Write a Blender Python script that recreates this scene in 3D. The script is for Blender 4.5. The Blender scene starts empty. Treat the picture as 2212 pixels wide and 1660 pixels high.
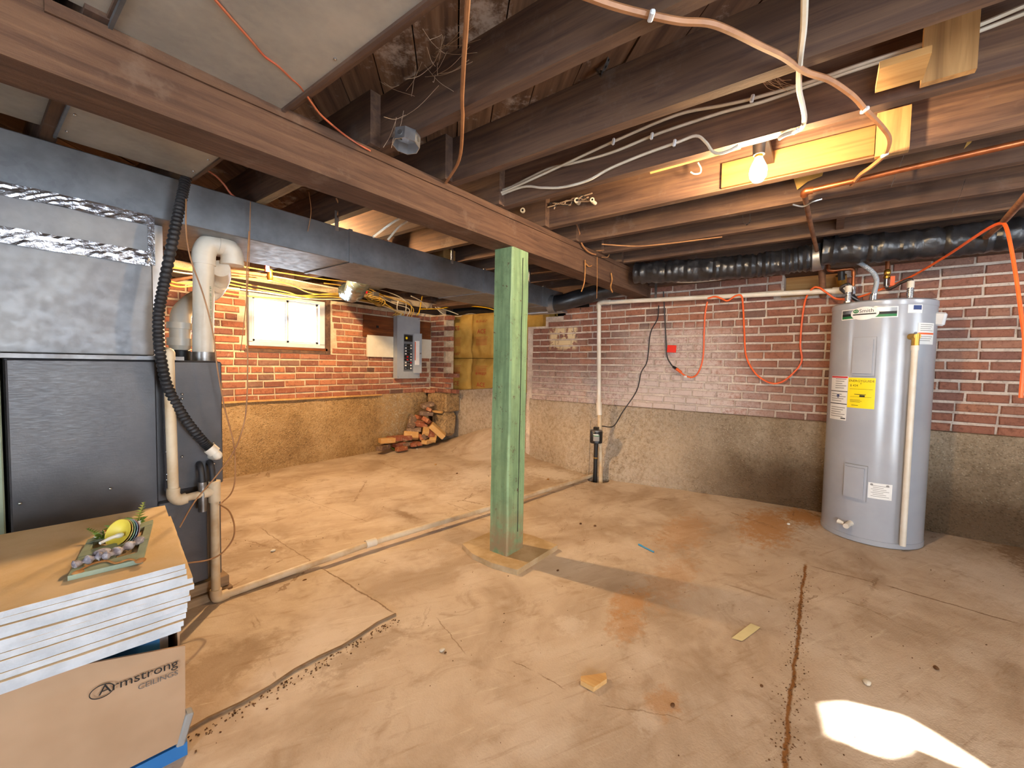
import bpy, math, random
import numpy as np
from mathutils import Vector, Matrix
random.seed(7)
rng = np.random.default_rng(11)
scene = bpy.context.scene
COL = scene.collection
PI = math.pi

# ------------------------------------------------------------------ camera
F_PX, YAW, PIT, ROL, EYE = 898.9, 0.64615, 0.046418, 0.018339, 1.15
_f = np.array([math.cos(YAW)*math.cos(PIT), math.sin(YAW)*math.cos(PIT), -math.sin(PIT)])
_r0 = np.array([math.sin(YAW), -math.cos(YAW), 0.0]); _u0 = np.cross(_r0, _f)
_r = math.cos(ROL)*_r0 + math.sin(ROL)*_u0; _u = -math.sin(ROL)*_r0 + math.cos(ROL)*_u0
CAM = np.array([0.0, 0.0, EYE])
cam_d = bpy.data.cameras.new('camera'); cam = bpy.data.objects.new('camera', cam_d); COL.objects.link(cam)
cam_d.sensor_fit = 'HORIZONTAL'; cam_d.sensor_width = 36.0; cam_d.lens = 36.0*F_PX/2212.0
cam_d.clip_start = 0.02; cam_d.clip_end = 100
mw = Matrix.Identity(4)
for i in range(3):
    mw[i][0], mw[i][1], mw[i][2], mw[i][3] = _r[i], _u[i], -_f[i], CAM[i]
cam.matrix_world = mw
scene.camera = cam

def at(px, py, ax, v):
    """point where the ray through pixel (px,py) meets the plane ax = v"""
    d = _f + (px-1106)/F_PX*_r - (py-830)/F_PX*_u
    i = 'xyz'.index(ax); t = (v-CAM[i])/d[i]
    return tuple(CAM + t*d)
def pj(p):
    d = np.array(p, float)-CAM; z = d@_f
    return (1106+F_PX*(d@_r)/max(z, 1e-6), 830-F_PX*(d@_u)/max(z, 1e-6), z)

# ------------------------------------------------------------------ world, sun, portals, exposure
scene.view_settings.view_transform = 'Standard'
scene.view_settings.look = 'None'
scene.view_settings.gamma = 1.0
scene.view_settings.use_curve_mapping = False
scene.view_settings.exposure = -0.35
scene.cycles.use_denoising = True
scene.cycles.max_bounces = 6
scene.cycles.diffuse_bounces = 4
scene.cycles.glossy_bounces = 3
scene.cycles.use_adaptive_sampling = True
scene.cycles.adaptive_threshold = 0.12
scene.cycles.adaptive_min_samples = 16
scene.cycles.caustics_reflective = False
scene.cycles.caustics_refractive = False
scene.cycles.sample_clamp_indirect = 6.0
SKY_STRENGTH = 32.0
SUN_STRENGTH = 160.0
BULB_STRENGTH = 2000.0
BULB2_STRENGTH = 6200.0
w = bpy.data.worlds.new('sky'); scene.world = w; w.use_nodes = True
bg = w.node_tree.nodes['Background']
bg.inputs[0].default_value = (0.78, 0.89, 1.0, 1); bg.inputs[1].default_value = SKY_STRENGTH
SUN_DIR = Vector((-0.28, 0.78, -0.48)).normalized()
sd = bpy.data.lights.new('sun', 'SUN'); sd.energy = SUN_STRENGTH; sd.angle = 0.009; sd.color = (1, .97, .92)
so = bpy.data.objects.new('sun', sd); COL.objects.link(so)
so.rotation_euler = SUN_DIR.to_track_quat('-Z', 'Y').to_euler(); so.location = (4, -6, 6)
def portal(name, loc, dirv, sx, sy):
    l = bpy.data.lights.new(name, 'AREA'); l.shape = 'RECTANGLE'; l.size = sx; l.size_y = sy
    l.cycles.is_portal = True
    o = bpy.data.objects.new(name, l); COL.objects.link(o); o.location = loc
    o.rotation_euler = Vector(dirv).to_track_quat('-Z', 'Z').to_euler()
portal('portal_back_window', (2.14, 4.86, 1.555), (0, -1, 0), 0.80, 0.55)
portal('portal_near_window', (2.95, -2.86, 1.62), (0, 1, 0), 1.0, 0.66)
portal('portal_side_door', (-2.8, -0.9, 1.0), (1, 0, 0), 1.3, 1.95)
portal('portal_near_door', (0.5, -2.86, 1.0), (0, 1, 0), 1.0, 1.9)

# ------------------------------------------------------------------ node helpers
def lin(h):
    h = h.lstrip('#'); c = [int(h[i:i+2], 16)/255 for i in (0, 2, 4)]
    return tuple(x/12.92 if x <= .04045 else ((x+.055)/1.055)**2.4 for x in c)
class N:
    def __init__(s, name):
        s.m = bpy.data.materials.new(name); s.m.use_nodes = True
        s.t = s.m.node_tree; s.n = s.t.nodes; s.n.clear()
        s.out = s.n.new('ShaderNodeOutputMaterial'); s.b = s.n.new('ShaderNodeBsdfPrincipled')
        s.t.links.new(s.b.outputs[0], s.out.inputs[0]); s._pos = None; s._xyz = None; s._nc = {}
    def set(s, sock, v):
        if v is None: return
        if isinstance(v, bpy.types.NodeSocket): s.t.links.new(v, sock)
        elif isinstance(v, (tuple, list)) and len(v) == 3 and sock.type == 'RGBA': sock.default_value = (*v, 1)
        else: sock.default_value = v
    def pos(s):
        if s._pos is None: s._pos = s.n.new('ShaderNodeNewGeometry').outputs['Position']
        return s._pos
    def obj(s):
        return s.n.new('ShaderNodeTexCoord').outputs['Object']
    def xyz(s):
        if s._xyz is None:
            q = s.n.new('ShaderNodeSeparateXYZ'); s.t.links.new(s.pos(), q.inputs[0]); s._xyz = q.outputs
        return s._xyz
    def ma(s, op, a, b=None, c=None, clamp=False):
        q = s.n.new('ShaderNodeMath'); q.operation = op; q.use_clamp = clamp
        s.set(q.inputs[0], a); s.set(q.inputs[1], b); s.set(q.inputs[2], c); return q.outputs[0]
    def scl(s, v, k):
        q = s.n.new('ShaderNodeVectorMath'); q.operation = 'MULTIPLY'; s.set(q.inputs[0], v); q.inputs[1].default_value = k; return q.outputs[0]
    def noise(s, scale, detail=4, rough=.6, vec=None, dist=0.0):
        key = (scale, detail, rough, dist)
        if vec is None and key in s._nc: return s._nc[key]
        q = s.n.new('ShaderNodeTexNoise'); s.t.links.new(vec or s.pos(), q.inputs['Vector'])
        if vec is None: s._nc[key] = q.outputs['Fac']
        q.inputs['Scale'].default_value = scale; q.inputs['Detail'].default_value = detail
        q.inputs['Roughness'].default_value = rough; q.inputs['Distortion'].default_value = dist
        return q.outputs['Fac']
    def voro(s, scale, vec=None, feature='F1', out='Distance'):
        q = s.n.new('ShaderNodeTexVoronoi'); q.feature = feature; s.t.links.new(vec or s.pos(), q.inputs['Vector']); q.inputs['Scale'].default_value = scale
        return q.outputs[out]
    def ramp(s, fac, stops, interp='LINEAR'):
        q = s.n.new('ShaderNodeValToRGB'); q.color_ramp.interpolation = interp; s.set(q.inputs[0], fac)
        e = q.color_ramp.elements
        while len(e) < len(stops): e.new(0.5)
        for i, (p, c) in enumerate(stops):
            e[i].position = p; e[i].color = (*(lin(c) if isinstance(c, str) else c), 1)
        return q.outputs[0]
    def mr(s, v, a, b, c=0.0, d=1.0, smooth=True):
        q = s.n.new('ShaderNodeMapRange'); q.interpolation_type = 'SMOOTHSTEP' if smooth else 'LINEAR'
        s.set(q.inputs[0], v); q.inputs[1].default_value = a; q.inputs[2].default_value = b; q.inputs[3].default_value = c; q.inputs[4].default_value = d
        return q.outputs[0]
    def mix(s, fac, a, b, mode='MIX'):
        q = s.n.new('ShaderNodeMix'); q.data_type = 'RGBA'; q.blend_type = mode
        s.set(q.inputs[0], fac)
        s.set(q.inputs[6], lin(a) if isinstance(a, str) else a); s.set(q.inputs[7], lin(b) if isinstance(b, str) else b)
        return q.outputs[2]
    def bump(s, h, strength=.3, dist=.01):
        q = s.n.new('ShaderNodeBump'); q.inputs['Strength'].default_value = strength; q.inputs['Distance'].default_value = dist
        s.set(q.inputs['Height'], h); s.t.links.new(q.outputs[0], s.b.inputs['Normal'])
    def rand(s):
        return s.n.new('ShaderNodeObjectInfo').outputs['Random']
    def done(s, color=None, rough=.7, metal=0.0, spec=.4):
        s.set(s.b.inputs['Base Color'], lin(color) if isinstance(color, str) else color)
        s.set(s.b.inputs['Roughness'], rough); s.set(s.b.inputs['Metallic'], metal)
        s.set(s.b.inputs['Specular IOR Level'], spec); return s.m

MT = {}
def simple(name, c1, c2=None, scale=8, rough=.6, metal=0.0, spec=.4, bump=0.0, bscale=60):
    n = N(name)
    col = n.mix(n.mr(n.noise(scale), .35, .65), c1, c2) if c2 else c1
    if bump: n.bump(n.noise(bscale, 3), bump, .004)
    MT[name] = n.done(col, rough, metal, spec); return MT[name]
def wood(name, axis, dark, mid, light, gs=26, rough=.75, dust=None, bump=.25):
    n = N(name); k = [gs, gs, gs]; k['xyz'.index(axis)] = gs*.055
    v = n.scl(n.pos(), k); g = n.noise(1, 5, .62, v, .6); g2 = n.noise(3.2, 2, .5, v)
    c = n.ramp(g, [(.25, dark), (.5, mid), (.75, light)])
    c = n.mix(n.mr(g2, .55, .75, 0, .45), c, dark)
    blot = n.noise(3.1, 4, .6)
    c = n.mix(n.mr(blot, .45, .75, 0, .55), c, dark)
    r = n.rand(); c = n.mix(n.ma('MULTIPLY', r, .35), c, dark)
    if dust: c = n.mix(n.mr(n.noise(5.5, 5, .7), .56, .72, 0, .5), c, dust)
    n.bump(n.ma('ADD', n.ma('MULTIPLY', g, .7), n.ma('MULTIPLY', n.noise(70, 3), .4)), bump, .006)
    MT[name] = n.done(c, rough, 0, .25); return MT[name]
def metal_galv(name, c1, c2, rough=.38, metal=.85):
    n = N(name); sp = n.voro(55, out='Color'); s = n.n.new('ShaderNodeSeparateColor'); n.t.links.new(sp, s.inputs[0])
    c = n.mix(n.mr(n.noise(4, 4), .3, .7), c1, c2)
    c = n.mix(n.ma('MULTIPLY', s.outputs[0], .22), c, c2)
    rr = n.mr(n.noise(30, 4), .3, .7, rough-.04, rough+.10)
    n.bump(n.noise(160, 2), .05, .002)
    MT[name] = n.done(c, rr, metal, .5); return MT[name]

# ------------------------------------------------------------------ mesh helpers
class G:
    def __init__(s): s.v = []; s.f = []
    def add(s, vs, fs):
        k = len(s.v); s.v += [tuple(map(float, p)) for p in vs]; s.f += [tuple(i+k for i in f) for f in fs]; return s
    def box(s, lo, hi, M=None, bev=0.0):
        (a, b, c), (d, e, g) = lo, hi
        if bev <= 0:
            vs = [(a, b, c), (d, b, c), (d, e, c), (a, e, c), (a, b, g), (d, b, g), (d, e, g), (a, e, g)]
            fs = [(0, 3, 2, 1), (4, 5, 6, 7), (0, 1, 5, 4), (1, 2, 6, 5), (2, 3, 7, 6), (3, 0, 4, 7)]
        else:
            t = bev; vs = []
            for (z, i) in ((c, 1), (c+t, 0), (g-t, 0), (g, 1)):
                o = t if i else 0
                vs += [(a+t, b+o, z), (d-t, b+o, z), (d-o, b+t, z), (d-o, e-t, z), (d-t, e-o, z), (a+t, e-o, z), (a+o, e-t, z), (a+o, b+t, z)]
            fs = [tuple(range(7, -1, -1)), tuple(range(24, 32))]
            for k in range(3):
                for j in range(8): fs.append((k*8+j, k*8+(j+1) % 8, k*8+8+(j+1) % 8, k*8+8+j))
        if M is not None: vs = [tuple(M @ Vector(p)) for p in vs]
        return s.add(vs, fs)
    def obox(s, c, size, rot=(0, 0, 0), bev=0.0):
        from mathutils import Euler
        M = Matrix.Translation(c) @ Euler(rot).to_matrix().to_4x4()
        h = [x/2 for x in size]
        return s.box((-h[0], -h[1], -h[2]), (h[0], h[1], h[2]), M, bev)
    def tube(s, pts, r, n=8, cap=True):
        pts = [Vector(p) for p in pts]; m = len(pts)
        rs = r if hasattr(r, '__len__') else [r]*m
        tg = [(pts[min(i+1, m-1)]-pts[max(i-1, 0)]).normalized() for i in range(m)]
        up = Vector((0, 0, 1)) if abs(tg[0].z) < .9 else Vector((1, 0, 0))
        x = tg[0].cross(up).normalized(); vs = []
        for i in range(m):
            x = (x - tg[i]*x.dot(tg[i]))
            x = x.normalized() if x.length > 1e-6 else tg[i].orthogonal().normalized()
            y = tg[i].cross(x)
            for j in range(n):
                a = 2*PI*j/n; vs.append(pts[i] + (x*math.cos(a)+y*math.sin(a))*rs[i])
        fs = [(i*n+j, i*n+(j+1) % n, (i+1)*n+(j+1) % n, (i+1)*n+j) for i in range(m-1) for j in range(n)]
        if cap: fs += [tuple(range(n-1, -1, -1)), tuple(range((m-1)*n, m*n))]
        return s.add(vs, fs)
    def cyl(s, p0, p1, r, n=20, r2=None):
        return s.tube([p0, p1], [r, r if r2 is None else r2], n)
    def lathe(s, prof, M=None, n=24):
        vs = [(r*math.cos(2*PI*j/n), r*math.sin(2*PI*j/n), z) for r, z in prof for j in range(n)]
        if M is not None: vs = [tuple(M @ Vector(p)) for p in vs]
        m = len(prof)
        fs = [(i*n+j, i*n+(j+1) % n, (i+1)*n+(j+1) % n, (i+1)*n+j) for i in range(m-1) for j in range(n)]
        fs += [tuple(range(n-1, -1, -1)), tuple(range((m-1)*n, m*n))]
        return s.add(vs, fs)
    def prism(s, poly, ext):
        """poly: 3d points, ext: extrusion vector"""
        n = len(poly); e = Vector(ext)
        vs = [Vector(p) for p in poly]+[Vector(p)+e for p in poly]
        fs = [tuple(range(n-1, -1, -1)), tuple(range(n, 2*n))]+[(i, (i+1) % n, n+(i+1) % n, n+i) for i in range(n)]
        return s.add(vs, fs)
    def sphere(s, c, r, n=14, sq=(1, 1, 1)):
        prof = [(max(1e-4, math.sin(PI*i/n))*r, -math.cos(PI*i/n)*r) for i in range(n+1)]
        M = Matrix.Translation(c) @ Matrix.Diagonal((*sq, 1))
        return s.lathe(prof, M, n+4)
    def grid(s, fn, nu, nv):
        vs = [fn(i/nu, j/nv) for j in range(nv+1) for i in range(nu+1)]
        fs = [(j*(nu+1)+i, j*(nu+1)+i+1, (j+1)*(nu+1)+i+1, (j+1)*(nu+1)+i) for j in range(nv) for i in range(nu)]
        return s.add(vs, fs)
ORG = {}
def mesh_of(name, g, off=(0, 0, 0), smooth=False, mats=()):
    me = bpy.data.meshes.new(name)
    me.from_pydata([(p[0]-off[0], p[1]-off[1], p[2]-off[2]) for p in g.v], [], g.f); me.update()
    import bmesh
    bm = bmesh.new(); bm.from_mesh(me); bmesh.ops.recalc_face_normals(bm, faces=bm.faces[:]); bm.to_mesh(me); bm.free()
    if smooth:
        try: me.shade_smooth(); me.set_sharp_from_angle(angle=math.radians(38))
        except Exception: pass
    for m in mats: me.materials.append(m)
    return me
def part(name, g, m, parent=None, smooth=False, label=None, kind=None):
    """a mesh object; coordinates in g are world coordinates"""
    off = ORG.get(parent.name, (0, 0, 0)) if parent is not None else (0, 0, 0)
    if parent is None and g.v:
        a = np.array(g.v); off = (float((a[:, 0].min()+a[:, 0].max())/2), float((a[:, 1].min()+a[:, 1].max())/2), float(a[:, 2].min()))
    mats = [MT[m] if isinstance(m, str) else m]
    o = bpy.data.objects.new(name, mesh_of(name, g, off, smooth, mats)); COL.objects.link(o)
    if parent is not None: o.parent = parent
    else: o.location = off
    ORG[o.name] = off
    if label: o['label'] = label
    if kind: o['kind'] = kind
    return o
def T(name, label, cat, loc=(0, 0, 0), group=None):
    o = bpy.data.objects.new(name, None); COL.objects.link(o); o.location = loc; o.empty_display_size = .05
    o['label'] = label; o['category'] = cat
    if group: o['group'] = group
    ORG[o.name] = tuple(loc); return o
def tag(o, label, cat, group=None):
    o['label'] = label; o['category'] = cat
    if group: o['group'] = group
    return o
def struct(o, label=None):
    o['kind'] = 'structure'
    if label: o['label'] = label
    return o
def spline(pts, k=6):
    P = [Vector(p) for p in pts]
    if len(P) < 3: return P
    Q = [P[0]*2-P[1]]+P+[P[-1]*2-P[-2]]; out = []
    for i in range(1, len(Q)-2):
        a, b, c, d = Q[i-1], Q[i], Q[i+1], Q[i+2]
        for j in range(k):
            t = j/k
            out.append(.5*((2*b)+(c-a)*t+(2*a-5*b+4*c-d)*t*t+(-a+3*b-3*c+d)*t**3))
    out.append(P[-1]); return out
def pp(lst, ax, v):
    """pixels -> points on the plane ax = v; an entry may carry its own value as third item"""
    return [at(q[0], q[1], ax, q[2] if len(q) > 2 else v) for q in lst]
def cable(name, pts, r, m, label, cat='cable', group=None, k=5, n=6, parent=None):
    o = part(name, G().tube(spline(pts, k), r, n), m, parent, True)
    if parent is None: tag(o, label, cat, group)
    return o
def text_geo(body, size, fn, ext=0.0, align='CENTER', space=1.0):
    cu = bpy.data.curves.new('t', 'FONT'); cu.body = body; cu.size = size; cu.align_x = align; cu.align_y = 'CENTER'; cu.extrude = ext
    cu.space_character = space; cu.resolution_u = 3
    o = bpy.data.objects.new('t', cu); COL.objects.link(o)
    dg = bpy.context.evaluated_depsgraph_get(); me = bpy.data.meshes.new_from_object(o.evaluated_get(dg))
    g = G().add([fn(v.co.x, v.co.y, v.co.z) for v in me.vertices], [tuple(p.vertices) for p in me.polygons])
    bpy.data.objects.remove(o); bpy.data.curves.remove(cu); bpy.data.meshes.remove(me); return g
def nz(x, y, z=0.0, s=1.0):
    from mathutils import noise
    return noise.noise(Vector((x*s, y*s, z*s)))
ORD = ['first', 'second', 'third', 'fourth', 'fifth', 'sixth', 'seventh', 'eighth', 'ninth', 'tenth', 'eleventh', 'twelfth', 'thirteenth', 'fourteenth', 'fifteenth', 'sixteenth']
# ------------------------------------------------------------------ materials
def brick_mat(name, right):
    n = N(name); x, y, z = n.xyz()
    r = n.rand()
    c = n.ramp(r, [(0, '#7b5145'), (.2, '#985e48'), (.42, '#a96b50'), (.6, '#875a4d'), (.78, '#b37656'), (.92, '#946f60'), (1, '#62493f')])
    if right: c = n.mix(.3, c, '#80655c')
    c = n.mix(n.mr(n.noise(38, 5, .7), .45, .72, 0, .6), c, '#5a372c')
    c = n.mix(n.mr(n.noise(90, 3, .7), .58, .75, 0, .5), c, '#c08a6a')
    if right:
        e = n.ma('MULTIPLY', n.mr(z, 1.35, .80), n.mr(y, -.3, 1.3))
        e = n.ma('ADD', e, n.ma('MULTIPLY', n.mr(z, 1.62, 1.45), n.mr(n.ma('ABSOLUTE', n.ma('SUBTRACT', y, 1.2)), .75, .2)))
        m = n.ma('MULTIPLY', e, n.mr(n.noise(34, 6, .8), .26, .62, .05, .95), clamp=True)
        c = n.mix(m, c, '#cdbab0')
        # cream paint patch left on the bricks by the opening
        py = n.ma('MULTIPLY', n.mr(n.ma('ABSOLUTE', n.ma('SUBTRACT', y, 2.47)), .20, .15), n.mr(n.ma('ABSOLUTE', n.ma('SUBTRACT', z, 1.47)), .15, .10))
        c = n.mix(n.ma('MULTIPLY', py, n.mr(n.noise(15, 3), .42, .5)), c, '#d9c39a')
    else:
        m = n.mr(n.noise(13, 6, .75), .56, .74, 0, .55)
        c = n.mix(m, c, '#c9b49c')
    n.bump(n.noise(60, 5, .7), .5, .006)
    MT[name] = n.done(c, .88, 0, .2)
brick_mat('brick_back', False); brick_mat('brick_right', True)
def loose_mat(name, cols):
    n = N(name); c = n.ramp(n.rand(), [(i/(len(cols)-1), q) for i, q in enumerate(cols)])
    c = n.mix(n.mr(n.noise(30, 4), .5, .7, 0, .6), c, '#c9ab86'); n.bump(n.noise(60, 4), .4, .005)
    MT[name] = n.done(c, .9, 0, .2)
loose_mat('loose_tan', ['#c0935c', '#c9a067', '#b58a5c'])
loose_mat('loose_red', ['#a2603f', '#8e5440', '#b06a46'])
loose_mat('loose_grey', ['#7d6654', '#6f5a4e', '#8a705c'])
def mortar(name, c1, c2):
    n = N(name); c = n.mix(n.mr(n.noise(9, 5, .7), .35, .65), c1, c2)
    c = n.mix(n.mr(n.noise(60, 3), .55, .7, 0, .5), c, '#8d7a68'); n.bump(n.noise(120, 4), .5, .006)
    MT[name] = n.done(c, .95, 0, .15)
mortar('mortar', '#b9a287', '#d8c4a6'); mortar('mortar_right', '#b7a698', '#d5c6b6')
def rough_concrete(name, cols, streak=None):
    n = N(name); x, y, z = n.xyz(); b = n.noise(2.6, 6, .68)
    c = n.ramp(n.ma('ADD', n.ma('MULTIPLY', b, .55), n.ma('MULTIPLY', n.noise(48, 5, .75), .45)), [(.36, cols[0]), (.48, cols[1]), (.60, cols[2])])
    peb = n.voro(62, out='Distance'); pc = n.voro(62, out='Color'); s = n.n.new('ShaderNodeSeparateColor'); n.t.links.new(pc, s.inputs[0])
    pm = n.ma('MULTIPLY', n.mr(peb, .45, .25), n.mr(s.outputs[0], .55, .75))
    c = n.mix(n.ma('MULTIPLY', pm, .7), c, cols[3])
    c = n.mix(n.mr(n.noise(26, 5, .75), .54, .7, 0, .6), c, cols[4])
    if streak: c = streak(n, c, x, y, z)
    h = n.ma('ADD', n.ma('MULTIPLY', n.noise(34, 6, .7), 1.0), n.ma('MULTIPLY', n.mr(peb, .5, .1), .45))
    n.bump(h, .8, .02); MT[name] = n.done(c, .95, 0, .15)
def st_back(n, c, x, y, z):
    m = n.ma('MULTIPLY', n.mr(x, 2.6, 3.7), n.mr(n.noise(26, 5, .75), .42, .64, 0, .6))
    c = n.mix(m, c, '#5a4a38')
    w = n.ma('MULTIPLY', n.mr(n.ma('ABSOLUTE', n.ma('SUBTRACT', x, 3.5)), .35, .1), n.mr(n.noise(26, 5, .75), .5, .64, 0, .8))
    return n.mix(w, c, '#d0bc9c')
rough_concrete('footing_back', ['#8b6f4c', '#a88960', '#bda078', '#d0b38a', '#6e573d'], st_back)
def st_right(n, c, x, y, z):
    d = n.ma('MULTIPLY', n.mr(y, 1.35, .4), n.mr(n.ma('ADD', z, n.ma('MULTIPLY', n.noise(5), .3)), .75, .30))
    c = n.mix(n.ma('MULTIPLY', d, .85), c, '#4e3822')
    wmask = n.ma('MULTIPLY', n.mr(y, .5, 1.7), n.mr(n.noise(26, 5, .75), .30, .66, 0, .7))
    return n.mix(wmask, c, '#cbbba9')
rough_concrete('footing_right', ['#85725c', '#9d8a72', '#b09c84', '#c4b096', '#6a5640'], st_right)
# floor
def floor_mat():
    n = N('floor_concrete'); x, y, z = n.xyz()
    v = n.scl(n.pos(), (1, 1.4, 1))
    c = n.ramp(n.noise(1.5, 7, .62, v, .6), [(.34, '#a48e78'), (.5, '#b8a38d'), (.66, '#c8b6a2')])
    c = n.mix(n.mr(n.noise(5, 6, .7, None, 1.2), .5, .72, 0, .6), c, '#987f66')
    c = n.mix(n.mr(n.noise(2.2, 4, .6), .52, .68, 0, .5), c, '#d2c2b0')
    sv = n.n.new('ShaderNodeVectorRotate'); sv.rotation_type = 'Z_AXIS'; sv.inputs['Angle'].default_value = .5; n.t.links.new(n.pos(), sv.inputs[0])
    stk = n.noise(1, 5, .7, n.scl(sv.outputs[0], (3, 26, 1)), .4)
    c = n.mix(n.mr(stk, .55, .72, 0, .4), c, '#8a6c4c'); c = n.mix(n.mr(stk, .42, .28, 0, .35), c, '#dccfb8')
    def blob(cx, cy, rx, ry, lo=.35, hi=1.0, k=.7):
        dx = n.ma('DIVIDE', n.ma('SUBTRACT', x, cx), rx); dy = n.ma('DIVIDE', n.ma('SUBTRACT', y, cy), ry)
        d = n.ma('SQRT', n.ma('ADD', n.ma('MULTIPLY', dx, dx), n.ma('MULTIPLY', dy, dy)))
        d = n.ma('ADD', d, n.ma('MULTIPLY', n.ma('SUBTRACT', n.noise(17, 6, .82), .5), 2.8))
        return n.mr(d, hi, lo, 0, k)
    for (cx, cy, rx, ry, k) in ((1.95, .72, .20, .10, .65), (1.75, .66, .16, .09, .55), (1.42, .40, .10, .07, .5), (2.3, .62, .4, .14, .35), (3.55, .30, .55, .22, .8), (3.95, .10, .30, .20, .9), (3.05, .75, .5, .2, .4)):
        c = n.mix(blob(cx, cy, rx, ry, k=k), c, '#b07d48')
    for (cx, cy, rx, ry, k) in ((1.60, .86, .10, .08, .35), (1.32, .42, .07, .05, .3), (3.75, 2.25, .25, .5, .8), (3.3, 2.7, .7, .5, .4), (3.4, -.9, .6, .4, .35)):
        c = n.mix(blob(cx, cy, rx, ry, k=k), c, '#dccfc0')
    for (cx, cy, rx, ry, k) in ((.95, 1.42, .28, .10, .4), (.55, 1.75, .3, .15, .4), (1.0, 2.65, .3, .2, .35), (4.1, -1.1, .5, .25, .8), (3.6, -1.0, .5, .08, .6), (2.0, 2.5, .05, .2, .6)):
        c = n.mix(blob(cx, cy, rx, ry, k=k), c, '#7d6247')
    # thin cracks and cold joints between the pours
    wv = n.ma('MULTIPLY', n.ma('SUBTRACT', n.noise(7, 5, .7), .5), .05)
    def seg(x0, y0, x1, y1, wd, col, k):
        L = math.hypot(x1-x0, y1-y0); dx, dy = (x1-x0)/L, (y1-y0)/L
        px_, py_ = n.ma('SUBTRACT', x, x0), n.ma('SUBTRACT', y, y0)
        al = n.ma('ADD', n.ma('MULTIPLY', px_, dx), n.ma('MULTIPLY', py_, dy))
        pe = n.ma('ADD', n.ma('SUBTRACT', n.ma('MULTIPLY', py_, dx), n.ma('MULTIPLY', px_, dy)), wv)
        m_ = n.ma('MULTIPLY', n.mr(n.ma('ABSOLUTE', pe), wd, wd*.35), n.ma('MULTIPLY', n.mr(al, 0, .06), n.mr(al, L, L-.06)))
        return n.mix(n.ma('MULTIPLY', m_, k), c, col)
    for (a_, b_, wd, k) in (((690, 1228), (858, 1332), .006, .8), ((560, 1140), (690, 1228), .004, .6), ((1745, 1222), (1900, 1262), .006, .7), ((1900, 1262), (2212, 1352), .008, .8), ((1095, 1427), (1160, 1451), .003, .8), ((1160, 1451), (1229, 1496), .003, .8), ((960, 1085), (1060, 1120), .004, .6), ((1560, 1260), (1690, 1300), .010, .4), ((940, 1330), (1010, 1420), .003, .6), ((620, 1065), (800, 1130), .003, .5), ((1280, 1520), (1500, 1560), .003, .5), ((1650, 1100), (1770, 1165), .004, .5)):
        A_, B_ = at(*a_, 'z', 0), at(*b_, 'z', 0); c = seg(A_[0], A_[1], B_[0], B_[1], wd, '#6f5439', k)
    # dirt-filled slab joint
    j = n.ma('SUBTRACT', y, n.ma('ADD', .052, n.ma('MULTIPLY', n.ma('SUBTRACT', n.noise(7, 5, .7), .5), .05)))
    jm = n.ma('MULTIPLY', n.mr(n.ma('ABSOLUTE', j), .010, .003), n.ma('MULTIPLY', n.mr(x, 3.02, 2.95), n.mr(x, .9, 1.1)))
    c = n.mix(jm, c, '#85592f')
    sp = n.ma('MULTIPLY', n.mr(n.ma('ABSOLUTE', j), .09, .01), n.mr(n.noise(60, 3, .7), .60, .66))
    c = n.mix(n.ma('MULTIPLY', sp, n.mr(x, 2.9, 2.2)), c, '#5c3d24')
    # hairline cracks and grit
    ck = n.voro(1.15, vec=n.scl(n.pos(), (1, 1, 0)), feature='DISTANCE_TO_EDGE')
    wob = n.ma('ADD', ck, n.ma('MULTIPLY', n.ma('SUBTRACT', n.noise(6, 5, .7), .5), .10))
    cm = n.ma('MULTIPLY', n.mr(n.ma('ABSOLUTE', wob), .006, .002), n.mr(n.noise(1.4), .5, .6, 0, .6))
    c = n.mix(cm, c, '#75583c')
    g = n.mr(n.noise(115, 3, .6), .70, .76, 0, .7); c = n.mix(g, c, '#6b5138')
    h = n.ma('ADD', n.ma('MULTIPLY', n.noise(4, 6, .6), .6), n.ma('MULTIPLY', n.noise(120, 4, .6), .22))
    h = n.ma('SUBTRACT', h, n.ma('ADD', n.ma('MULTIPLY', jm, .8), n.ma('MULTIPLY', cm, .4)))
    n.bump(h, .45, .02)
    MT['floor_concrete'] = n.done(c, .85, 0, .2)
floor_mat()
wood('joist_wood', 'y', '#40302a', '#624a3c', '#7f6249', 30, .85, dust='#76675e')
wood('beam_wood', 'x', '#432f24', '#624736', '#7a5b44', 44, .84, dust='#776252', bump=.8)
wood('board_wood', 'x', '#4a2614', '#7c4420', '#9a5a2c', 30, .6)
wood('dark_beam', 'x', '#241b16', '#3a2c24', '#4b3a2e', 30, .85)
wood('pale_wood', 'y', '#a67a48', '#c69a60', '#d8b27a', 24, .75)
wood('board_orange', 'y', '#6f4a28', '#8a6038', '#9c7146', 24, .8)
wood('block_wood', 'z', '#7a5a38', '#a87f50', '#c09560', 24, .8)
wood('plank_wood', 'x', '#6e5640', '#94785a', '#ab9072', 24, .85)
def subfloor():
    n = N('subfloor_wood'); v = n.n.new('ShaderNodeVectorRotate'); v.rotation_type = 'Z_AXIS'; v.inputs['Angle'].default_value = -PI/4
    n.t.links.new(n.pos(), v.inputs[0]); q = n.scl(v.outputs[0], (2, 30, 30)); g = n.noise(1, 5, .6, q)
    c = n.ramp(g, [(.3, '#4a3629'), (.55, '#755842'), (.75, '#92745a')]); c = n.mix(n.ma('MULTIPLY', n.rand(), .5), c, '#4a3730')
    c = n.mix(n.mr(n.noise(4, 6, .75), .52, .66, 0, .75), c, '#b5a598'); n.bump(g, .3, .006); MT['subfloor_wood'] = n.done(c, .85, 0, .2)
subfloor()
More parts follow.
